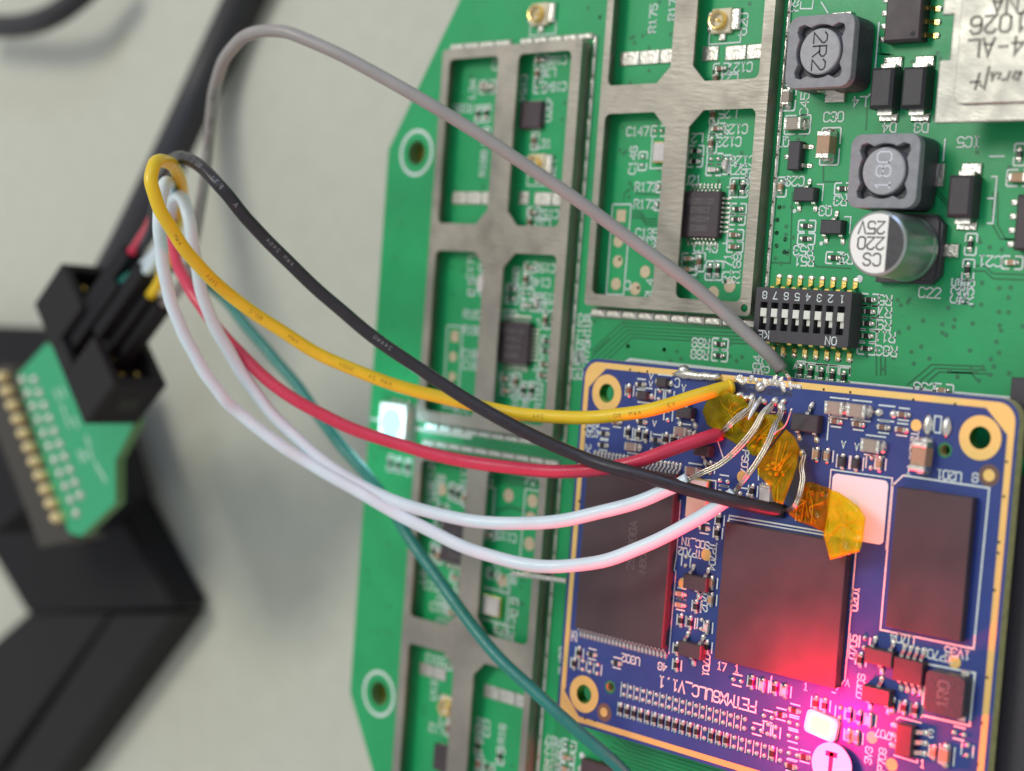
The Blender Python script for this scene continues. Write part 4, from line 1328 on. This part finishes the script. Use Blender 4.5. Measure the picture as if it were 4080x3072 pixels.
# ------------------------------------------------------------------ labels stuck on the module
q = MB()
lab = [on('J', *v, ZM) for v in ((462, 905), (925, 957), (885, 1505), (425, 1430))]
x0, y0 = lab[3].x, lab[3].y
q.prism([rrect(lab[0].x, lab[2].y, lab[1].x, lab[0].y, .5)], ZM + .05, ZM + .14, M['paper'])
tag(q.build('sticker'), 'plain white square label on the blue module beside the memory chip', 'label')
q = MB()
q.line([(lab[0].x - .3, lab[2].y), (lab[0].x - .3, lab[0].y + .3), (lab[1].x + .3, lab[0].y + .3), (lab[1].x + .3, lab[2].y - .3)], .14, ZM + .04, M['silk'])
q.build('label_outline_print', blue)
p = on('X', 1640, 1530, ZM)
q = MB()
q.cyl(p.x, p.y, 2.15, ZM + .9, ZM + 1.0, M['paperpink'], 48)
st = q.build('sticker')
tag(st, 'round pale label with a figure 1 below the red lamp', 'label')
q = MB()
text(q, '1', (p.x - .1, p.y - .1), 2.3, 180, ZM + 1.01, M['labelink'], .5)
q.build('printed_figure', st)


# ------------------------------------------------------------------ wires
def spline(pts, n=9):
    P = [Vector(p) for p in pts]
    P = [P[0] * 2 - P[1]] + P + [P[-1] * 2 - P[-2]]
    out = []
    for i in range(1, len(P) - 2):
        p0, p1, p2, p3 = P[i - 1], P[i], P[i + 1], P[i + 2]
        for k in range(n):
            t = k / n
            out.append(0.5 * ((2 * p1) + (p2 - p0) * t + (2 * p0 - 5 * p1 + 4 * p2 - p3) * t * t + (3 * p1 - p0 - 3 * p2 + p3) * t ** 3))
    out.append(P[-2])
    return out


def wpath(pts):
    return spline([at('q', x, y, d) for x, y, d in pts])


def wire(pts, mat, label, end, r=.7):
    path = spline([at('q', x, y, d if d < 190 else 190 + (d - 190) * .3) for x, y, d in pts[:-1]] + [on('q', *end)])
    q = MB()
    wr = random.Random(len(label))
    ph = [wr.uniform(0, 6) for _ in range(4)]
    path = [p + Vector((math.sin(i * .55 + ph[0]), math.sin(i * .43 + ph[1]), math.sin(i * .61 + ph[2]))) * .03 for i, p in enumerate(path)]
    q.tube(path, r, M[mat], 16, rs=[r * (1 + .006 * math.sin(i * .35 + ph[3])) for i in range(len(path))])
    o = q.build('wire', smooth=True)
    tag(o, label, 'wire', 'jumper wires from the adapter to the boards')
    return o, path


def wiretext(o, path, r, i0, words, h, mat, off=0.0, flip=1, gap=.9):
    """print along the camera side of a wire, starting at path index i0"""
    L = [0.0]
    for a, b in zip(path[:-1], path[1:]):
        L.append(L[-1] + (b - a).length)

    def loc(s):
        s = max(0, min(L[-1] - 1e-4, s))
        j = max(k for k in range(len(L)) if L[k] <= s)
        j = min(j, len(path) - 2)
        t = (s - L[j]) / max(1e-9, L[j + 1] - L[j])
        p = path[j].lerp(path[j + 1], t)
        T = (path[j + 1] - path[j]).normalized()
        v = (CAM - p).normalized()
        u = (v - T * v.dot(T)).normalized()
        return p, T, u, T.cross(u)
    q = MB()
    k = h / 6
    s = L[i0]
    for ch in words:
        for pl in G.get(ch, []):
            dense = []
            for a, b in zip(pl[:-1], pl[1:]):
                for t in (0, .5):
                    dense.append((a[0] + (b[0] - a[0]) * t, a[1] + (b[1] - a[1]) * t))
            dense.append(pl[-1])
            for a, b in zip(dense[:-1], dense[1:]):
                d = Vector((b[0] - a[0], b[1] - a[1]))
                if d.length < 1e-6:
                    continue
                nn = Vector((-d.y, d.x)).normalized() * .42
                vs = []
                for c_, sg in ((a, 1), (b, 1), (b, -1), (a, -1)):
                    gx, gy = c_[0] + nn.x * sg, c_[1] + nn.y * sg
                    p, T, u, bb = loc(s + gx * k * flip)
                    ang = ((gy - 3) * k * flip + off) / r
                    vs.append(p + (u * math.cos(ang) + bb * math.sin(ang)) * (r * 1.012))
                q.add(vs, [(0, 1, 2, 3)], mat)
        s += 6 * k * gap * flip
    return tag(q.build('printed_text', o), kind='stuff')


ends = {}
yel, py = wire([(1577, 836, 157), (1520, 850, 156.5), (1450, 873, 157), (1380, 890, 158), (1300, 900, 160), (1200, 901, 162), (1100, 890, 164), (950, 858, 167), (820, 820, 168), (700, 770, 168), (600, 710, 167), (500, 640, 165), (430, 575, 162),
                (380, 510, 160), (345, 450, 158.5), (327, 395, 158), (333, 356, 159), (352, 347, 162), (374, 358, 167), (388, 385, 172), (393, 420, 178), (385, 470, 190), (370, 530, 208), (352, 590, 225), (333, 628, 236), (322, 645, 241)], 'wyellow', 'yellow wire looping high from the connector to the tape on the module', (322, 640, 15.5))
red, pr = wire([(1557, 937, 158), (1500, 953, 157.5), (1400, 989, 158), (1300, 1013, 160), (1200, 1018, 162), (1100, 1010, 164), (950, 985, 167), (800, 940, 169), (700, 898, 170), (600, 838, 171), (520, 765, 173), (455, 690, 175), (412, 625, 177), (385, 575, 180),
                (372, 520, 184), (368, 470, 190), (365, 440, 197), (355, 430, 205), (340, 450, 216), (322, 490, 228), (300, 525, 240), (280, 552, 248)], 'wred', 'red wire looping from the connector to the middle of the module', (280, 552, 17.5))
w1, p1 = wire([(1485, 1037, 155.6), (1464, 1047, 156), (1400, 1076, 157), (1300, 1106, 159), (1200, 1126, 161), (1100, 1131, 163), (1000, 1122, 166), (900, 1098, 168), (800, 1060, 170), (715, 1008, 171), (640, 945, 172), (570, 872, 172), (520, 800, 172), (472, 720, 171), (440, 645, 170),
               (423, 564, 169), (411, 488, 168), (400, 440, 169), (388, 424, 172), (376, 432, 178), (366, 470, 190), (352, 520, 210), (335, 565, 228), (312, 590, 242)], 'wwhite', 'white wire ending nearer the memory chip, upper of the white pair', (312, 590, 17))
w2, p2 = wire([(1587, 1065, 154.2), (1566, 1083, 154.5), (1500, 1124, 155), (1400, 1176, 157), (1300, 1212, 159), (1200, 1224, 161), (1100, 1212, 164), (1000, 1180, 166), (900, 1132, 168), (830, 1094, 169), (740, 1042, 170), (660, 996, 171), (590, 950, 171), (520, 895, 171), (479, 855, 170),
               (440, 800, 169), (404, 735, 168), (374, 665, 167), (357, 600, 166), (348, 538, 165), (344, 470, 164), (349, 420, 165), (358, 395, 168), (368, 405, 174), (372, 445, 184), (360, 500, 202), (338, 545, 222), (300, 580, 240)], 'wwhite', 'white wire ending at the processor corner, lower of the white pair', (298, 582, 15))
blk, pb = wire([(1694, 1104, 153), (1600, 1086, 153.5), (1500, 1060, 155), (1380, 1025, 157), (1250, 985, 160), (1100, 915, 162), (950, 826, 164), (800, 722, 165), (700, 638, 165), (600, 543, 164), (540, 480, 163), (490, 420, 162), (450, 375, 163), (412, 346, 166), (386, 340, 170),
                (366, 352, 178), (350, 385, 190), (338, 440, 206), (322, 510, 224), (300, 570, 238)], 'wblack', 'black wire with white print ending beside the processor chip', (290, 560, 15))
gry, pg = wire([(1690, 800, 157), (1640, 745, 157), (1500, 620, 159), (1340, 500, 161), (1200, 400, 162), (1050, 300, 163), (900, 208, 164), (750, 126, 166), (650, 80, 168), (590, 66, 170), (540, 74, 173), (500, 105, 177), (472, 160, 182), (458, 230, 188), (450, 310, 194), (442, 385, 202),
                (432, 450, 212), (420, 520, 224), (404, 590, 234), (375, 640, 242), (350, 660, 246)], 'wgrey', 'grey wire arching highest over the shields', (345, 660, 14.5))
tea, pt = wire([(1370, 1690, 164), (1330, 1650, 164.5), (1250, 1580, 166), (1150, 1490, 169), (1050, 1390, 173), (950, 1255, 178), (880, 1155, 182), (820, 1060, 187), (760, 990, 193), (700, 915, 201), (640, 830, 210), (580, 760, 219), (525, 695, 227), (480, 640, 233), (430, 600, 238), (385, 580, 241), (340, 578, 243), (300, 587, 245), (262, 608, 247)],
               'wteal', 'teal wire running low across the left shields', (258, 612, 17.5))

# bare ends
def strands(o, ways, n=4, r=.11, spread=.22, seed=1):
    r, spread = r * .8, spread * .72
    rr = random.Random(seed)
    path = spline(ways, 5)
    for k in range(n):
        a = 6.28 * k / n
        off = Vector((math.cos(a), math.sin(a), .5 * math.sin(a + 1))) * spread
        pts = []
        for i, p in enumerate(path):
            t = i / (len(path) - 1)
            tw = a + 2.2 * t
            pts.append(p + Vector((math.cos(tw), math.sin(tw), .4 + .4 * math.sin(tw))) * spread * (1 + .9 * t * rr.random() * 0 + .8 * t * (k % 2)))
        q = MB()
        q.tube(pts, r, M['strand'], 6)
        q.build('bare_strand', o, smooth=True)


strands(w1, [p1[0], on('I', 1230, 1120, 7.6), on('I', 1400, 1040, 7.0), on('I', 1560, 900, 6.6), on('I', 1680, 760, 6.2), on('I', 1760, 620, 5.6), on('I', 1830, 540, 4.8)], 6, .11, .26, 2)
strands(w2, [p2[0], on('I', 1600, 1160, 8.0), on('I', 1700, 1030, 7.6), on('I', 1790, 880, 7.0), on('I', 1850, 740, 6.2), on('I', 1890, 640, 5.2), on('I', 1905, 590, 4.8)], 5, .11, .24, 3)
strands(red, [pr[0], on('I', 1450, 740, 6.6), on('I', 1540, 660, 6.2), on('I', 1640, 580, 5.4), on('Y', 1100, 360, 4.9)], 5, .11, .26, 4)
strands(blk, [pb[0], on('M', 1180, 1180, 7), on('M', 1225, 1080, 6.4), on('M', 1250, 950, 6), on('M', 1240, 850, 5.6), on('M', 1265, 750, 5)], 4, .10, .2, 5)
strands(gry, [pg[0] + Vector((0, 0, -.3)), on('M', 1120, 90, 5.4), on('M', 1145, 130, 4.9)], 4, .11, .15, 6)
strands(w2, [on('Y', 1250, 1150, 6.4), on('Y', 1420, 900, 6.6), on('Y', 1580, 780, 6.8), on('Y', 1690, 510, 7.4)], 1, .11, .01, 7)
q = MB()
a_ = [on('Y', 990, 700, 6.4), on('Y', 1060, 560, 5.8), on('Y', 1140, 430, 5.2), on('Y', 1210, 325, 4.7)]
q.tube(spline(a_, 4), .2, M['solder'], 10, rs=[.05, .12, .2, .26, .3, .34, .36, .36, .34, .3, .27, .24, .2])
q.build('solder_spike', blue, smooth=True)

# printing on the wires
wiretext(blk, pb, .7, 9 * 12 + 4, '80*C', .62, M['silk'], .0, -1, 1.0) if False else None
q_ink = pm('white_wire_ink', (0.22, 0.22, 0.23), .6)
def idx(path, fr, x, y):
    tgt = ray(fr, x, y).normalized()
    return max(range(len(path)), key=lambda i: (path[i] - CAM).normalized().dot(tgt))


i_ = idx(pb, 'e', 1450, 500)
wiretext(blk, pb, .7, i_, '80*C', .52, q_ink, .05, 1, 1.0)
wiretext(blk, pb, .7, idx(pb, 'e', 1730, 810), 'FT1', .52, q_ink, .05, 1, 1.1)
wiretext(blk, pb, .7, idx(pb, 'e', 1950, 1060), 'A', .52, q_ink, .05, 1)
wiretext(blk, pb, .7, idx(pb, 'q', 640, 565), 'AWM 2464', .4, q_ink, .1, 1, 1.25)
wiretext(blk, pb, .7, idx(pb, 'q', 850, 745), '24AWG', .4, q_ink, .1, 1, 1.25)
ykink = pm('black_wire_ink', (0.40, 0.26, 0.01), .6)
for x, y, st in ((400, 520, 'AWM'), (470, 600, '2464'), (570, 685, '80*C'), (650, 735, 'AWM'), (760, 795, '300V'), (850, 825, 'AWM 24'), (1390, 886, 'AWM'), (1350, 893, '80'), (1460, 865, 'V3'), (1180, 900, '24A')):
    wiretext(yel, py, .7, idx(py, 'q', x, y), st, .42, ykink, -.05, 1, 1.1)
gyink = pm('grey_wire_ink', (0.12, 0.10, 0.09), .6)
for x, y, st in ((462, 205, '80*C'), (455, 270, 'AWM'), (449, 320, '2464')):
    wiretext(gry, pg, .7, idx(pg, 'q', x, y), st, .55, gyink, 0, -1, 1.1)

# ------------------------------------------------------------------ tape
def tape(frpts, z0, mat, label, lift=None, seed=1, crease=4):
    """film patch: polygon on the module, triangulated as a fan grid with wrinkles; lift(x, y)->z"""
    rr = random.Random(seed)
    P = [on(fr, x, y, z) for fr, x, y, z in frpts]
    c = sum(P, Vector()) / len(P)
    rings = [1.0, .88, .74, .6, .46, .32, .16, .0]
    vs, fs = [], []
    dense = []
    for i in range(len(P)):
        a, b = P[i], P[(i + 1) % len(P)]
        for k in range(4):
            dense.append(a.lerp(b, k / 4))
    n = len(dense)
    for r_ in rings[:-1]:
        for p_ in dense:
            v = c + (p_ - c) * r_
            vs.append(v + Vector((0, 0, rr.uniform(0, .26) if r_ < 1 else rr.uniform(0, .05))))
    vs.append(c + Vector((0, 0, .1)))
    for j in range(len(rings) - 2):
        for i in range(n):
            fs.append((j * n + i, j * n + (i + 1) % n, (j + 1) * n + (i + 1) % n, (j + 1) * n + i))
    for i in range(n):
        fs.append(((len(rings) - 2) * n + i, (len(rings) - 2) * n + (i + 1) % n, len(vs) - 1))
    q = MB()
    q.add(vs, fs, M[mat])
    o = q.build('tape', smooth=True)
    sd = o.modifiers.new('solid', 'SOLIDIFY')
    sd.thickness = .006
    tag(o, label, 'tape', 'amber tape pieces on the module')
    for k in range(crease):
        a = dense[rr.randrange(n)]
        b = dense[rr.randrange(n)]
        u, t = rr.uniform(.15, .45), rr.uniform(.6, .9)
        mid = c + Vector((rr.uniform(-.7, .7), rr.uniform(-.7, .7), .3))
        pp = spline([a.lerp(c, u) + Vector((0, 0, .22)), mid, b.lerp(c, 1 - t) + Vector((0, 0, .22))], 5)
        cr = MB()
        cr.tube(pp, .045, M['kaptonb'], 5)
        cr.build('crease', o, smooth=True)
    return o


tape([('I', 1252, 600, 5.2), ('I', 1300, 470, 5.8), ('I', 1430, 425, 6.2), ('I', 1590, 490, 5.6), ('I', 1640, 560, 5.4), ('I', 1740, 640, 5.6), ('I', 1680, 780, 5.4), ('I', 1560, 890, 5.0), ('I', 1400, 790, 4.9), ('I', 1290, 710, 4.9)], 5, 'kaptong', 'crumpled olive amber tape under the yellow and red wire ends', seed=2)
tape([('M', 1110, 545, 6.6), ('M', 1180, 600, 6.8), ('M', 1222, 700, 6.6), ('M', 1200, 850, 6.4), ('M', 1150, 990, 6.6), ('M', 1085, 1165, 6.6), ('M', 1010, 1140, 6.2), ('M', 985, 1020, 5.6), ('M', 880, 920, 5.2), ('M', 870, 850, 5.4), ('M', 960, 730, 6.2)], 5, 'kapton', 'upright amber tape strip behind the bare white wire ends', seed=3)
tape([('M', 1230, 985, 5.7), ('M', 1330, 985, 5.8), ('M', 1480, 1035, 5.8), ('M', 1480, 1180, 5.8), ('M', 1440, 1400, 5.8), ('M', 1330, 1345, 5.7), ('M', 1200, 1300, 5.6), ('M', 1130, 1240, 5.6), ('M', 1190, 1110, 5.6)], 5, 'kaptond', 'dark flat amber tape between black wire end and the label', seed=4)
tape([('Z', 1425, 605, 5.9), ('Z', 1560, 640, 6.2), ('Z', 1740, 760, 6.6), ('Z', 1900, 890, 6.9), ('Z', 2000, 1050, 7.0), ('Z', 1975, 1250, 7.0), ('Z', 1960, 1400, 7.2), ('Z', 1900, 1590, 7.2), ('Z', 1640, 1660, 7.2), ('Z', 1440, 1720, 7.0), ('Z', 1370, 1450, 6.5), ('Z', 1330, 1330, 6.2), ('Z', 1395, 1000, 6.0)], 5, 'kaptonb', 'bright yellow amber tape curling over the white square label', seed=5)
tape([('M', 790, 560, 5.4), ('M', 900, 420, 5.6), ('M', 1030, 420, 5.6), ('M', 1100, 520, 5.6), ('M', 1000, 650, 5.4), ('M', 900, 760, 5.2), ('M', 830, 760, 5.0), ('M', 780, 690, 5.0)], 5, 'kaptong', 'olive amber tape crossed by the two bare strand bundles', seed=6)
# yellow wire's melted tip
q = MB()
tp_ = [py[0] + (py[0] - py[3]) * -.2, py[0], py[0] + (py[0] - py[3]) * .35]
q.tube(tp_, .8, M['wyellow'], 14, rs=[.74, .86, .7])
q.build('stripped_end', yel, smooth=True)

# ------------------------------------------------------------------ adapter, header, plugs, emulator
ZA = 11.0
PALE = pm('pale_gold', (0.92, 0.74, 0.38), .28, .6, bump=(20, .2))
UD = Vector((0.683, -0.730, 0))
VD = Vector((0.730, 0.683, 0))
ANG = math.degrees(math.atan2(UD.y, UD.x))
pc = [on('d', x, y, ZA) for x, y in ((200, 500), (72, 640), (292, 1312), (345, 1330), (495, 1185), (495, 1000), (585, 830))]
q = MB()
lp = [(v.x, v.y) for v in pc]
q.prism([lp], ZA - 1.6, ZA, pm('mint_solder_mask', (0.03, 0.38, 0.17), .4), M['greenedge'])
adp = q.build('adapter_board')
tag(adp, 'small green adapter board with rows of gold pins at the left', 'circuit board')
q = MB()
q.lathe(0, 0, [(.9, 0), (.9, .7), (.78, 1.4), (.5, 1.8), (.001, 2.0)], PALE, 14)
gm = q.mesh('gold_pin', True)
q = MB()
q.dome(0, 0, 0, .75, .75, .7, M['solder'], 10, 4)
jm = q.mesh('solder_joint', True)
for i in range(11):
    t = i / 10
    put('gold_pin', gm, adp, on('d', 30 + 237 * t, 648 + 598 * t, ZA))
    if i < 10:
        put('solder_joint', jm, adp, on('d', 150 + 220 * t, 640 + 548 * t + 20, ZA))
    put('solder_joint', jm, adp, on('d', 100 + 230 * t, 660 + 570 * t, ZA))
q = MB()
bl = [on('d', x, y, ZA - .1) for x, y in ((-60, 610), (40, 590), (66, 640), (286, 1312), (330, 1338), (170, 1375), (60, 1080), (-60, 780))]
q.prism([[(v.x, v.y) for v in bl]], ZA - 5, ZA - .1, pm('socket_plastic', (0.045, 0.037, 0.028), .5))
o = q.build('socket', adp)
q = MB()
bl = [on('d', x, y, -8) for x, y in ((60, 640), (330, 640), (480, 1150), (300, 1300), (150, 1250))]
q.prism([[(v.x, v.y) for v in bl]], -15.9, ZA - 5.02, M['boxdk'])
q.build('pedestal', adp)
q = MB()
for i in range(11):
    t = random.random()
    a_ = on('d', 190 + 190 * t + random.uniform(-10, 60), 600 + 460 * t, ZA)
    q.line([(a_.x, a_.y), (a_.x + UD.x * 1.6, a_.y + UD.y * 1.6)], .3, ZA + .03, M['silk'])
q.build('silkscreen_print', adp)['kind'] = 'stuff'
# shrouded header on the adapter, open towards +V
zt = ZA + 8.6
h0 = on('d', 145, 335, zt)
LU, LV = 21.2, 8.8


def hv(u, v, z):
    p = h0 + UD * u + VD * v
    return (p.x, p.y, z)


def hbox(q, u0, u1, v0, v1, z0, z1, mat):
    vs = [hv(u, v, z) for z in (z0, z1) for v in (v0, v1) for u in (u0, u1)]
    q.add(vs, [(0, 1, 3, 2), (4, 6, 7, 5), (0, 4, 5, 1), (1, 5, 7, 3), (3, 7, 6, 2), (2, 6, 4, 0)], mat)


q = MB()
zb_ = ZA + .1
hbox(q, 0, 8.2, 0, LV, zt - 1.3, zt, M['boxbr'])
hbox(q, 8.2, 13.0, 0, LV - 6.2, zt - 1.3, zt, M['boxbr'])
hbox(q, 13.0, LU, 0, LV, zt - 1.3, zt, M['boxbr'])
hbox(q, 0, LU, 0, LV, zb_, zb_ + 1.2, M['boxdk'])
hbox(q, 0, LU, 0, 1.4, zb_ + 1.2, zt - 1.3, M['boxdk'])
hbox(q, 0, 1.3, 1.4, LV, zb_ + 1.2, zt - 1.3, M['boxdk'])
hbox(q, LU - 1.3, LU, 1.4, LV, zb_ + 1.2, zt - 1.3, M['boxdk'])
hd_ = q.build('header_shroud', adp)
bevel(hd_, .2)
q = MB()
hbox(q, LU, LU + .03, 3.2, 5.6, zb_ + 2.4, zb_ + 5.2, M['hole'])
q.build('key_slot', hd_)
for i in range(7):
    for j in range(2):
        q = MB()
        hbox(q, 2.4 + i * 2.54, 3.0 + i * 2.54, 1.4, 7.0, zb_ + 2.2 + 2.54 * j, zb_ + 2.8 + 2.54 * j, M['goldpin'])
        q.build('contact_pin', hd_)


def plug(o, tip):
    """black housing on the end of a lead, pushed into the header along -V"""
    q = MB()
    a = Vector(tip)
    W2 = Vector((0, 0, 1.2))
    U2 = UD * 1.2
    vs = [a + VD * v + U2 * su + W2 * sw for sw in (-1, 1) for v in (-12.5, .6) for su in (-1, 1)]
    q.add(vs, [(0, 1, 3, 2), (4, 6, 7, 5), (0, 4, 5, 1), (1, 5, 7, 3), (3, 7, 6, 2), (2, 6, 4, 0)], M['boxdk'])
    b = q.build('plug_housing', o)
    bevel(b, .15)


for o, pth in ((tea, pt), (blk, pb), (w1, p1), (w2, p2), (red, pr), (yel, py), (gry, pg)):
    plug(o, pth[-1])
# emulator box under the adapter
q = MB()
bx = [on('p', x, y, -16.0) for x, y in ((-260, 1290), (300, 1310), (450, 1960), (520, 2100), (690, 2425), (100, 2450), (-30, 2230), (-260, 1900))]
q.prism([[(v.x, v.y) for v in bx]], DZ, -16.0, M['boxdk'])
em = q.build('emulator_box')
bevel(em, 1.5, 4)
tag(em, 'black plastic emulator box under the small adapter board', 'electronics box')
q = MB()
bx = [on('p', x, y, -17.0) for x, y in ((110, 2440), (440, 2440), (-60, 3120), (-420, 3160), (-300, 2800))]
q.prism([[(v.x, v.y) for v in bx]], DZ, -17.0, M['boxbr'])
bx = [on('p', x, y, -17.3) for x, y in ((452, 2440), (700, 2440), (230, 3090), (160, 3160), (-40, 3160))]
q.prism([[(v.x, v.y) for v in bx]], DZ, -17.3, M['boxbr'])
o = q.build('side_panel', em)
bevel(o, .8)

# cables on the desk
q = MB()
cp = spline([on('p', 400, 1180, 4), on('p', 470, 1060, 0), on('p', 560, 880, -6), on('p', 690, 600, -14), on('p', 800, 360, -19), on('p', 910, 120, DZ + 3.2), on('p', 1060, -200, DZ + 3.2)], 8)
q.tube(cp, 3.1, M['wcable'], 20)
cb = q.build('cable', smooth=True)
tag(cb, 'thick straight black cable running up from the connector', 'cable')
q = MB()
cp = spline([on('p', -200, 90, -14), on('p', 0, 105, -14), on('p', 110, 98, -14), on('p', 210, 62, -14), on('p', 300, 0, -15), on('p', 400, -90, -16)], 8)
q.tube(cp, 2.2, M['wcable'], 16)
cb = q.build('cable', smooth=True)
tag(cb, 'curved thin black cable in the upper left corner of the desk', 'cable')
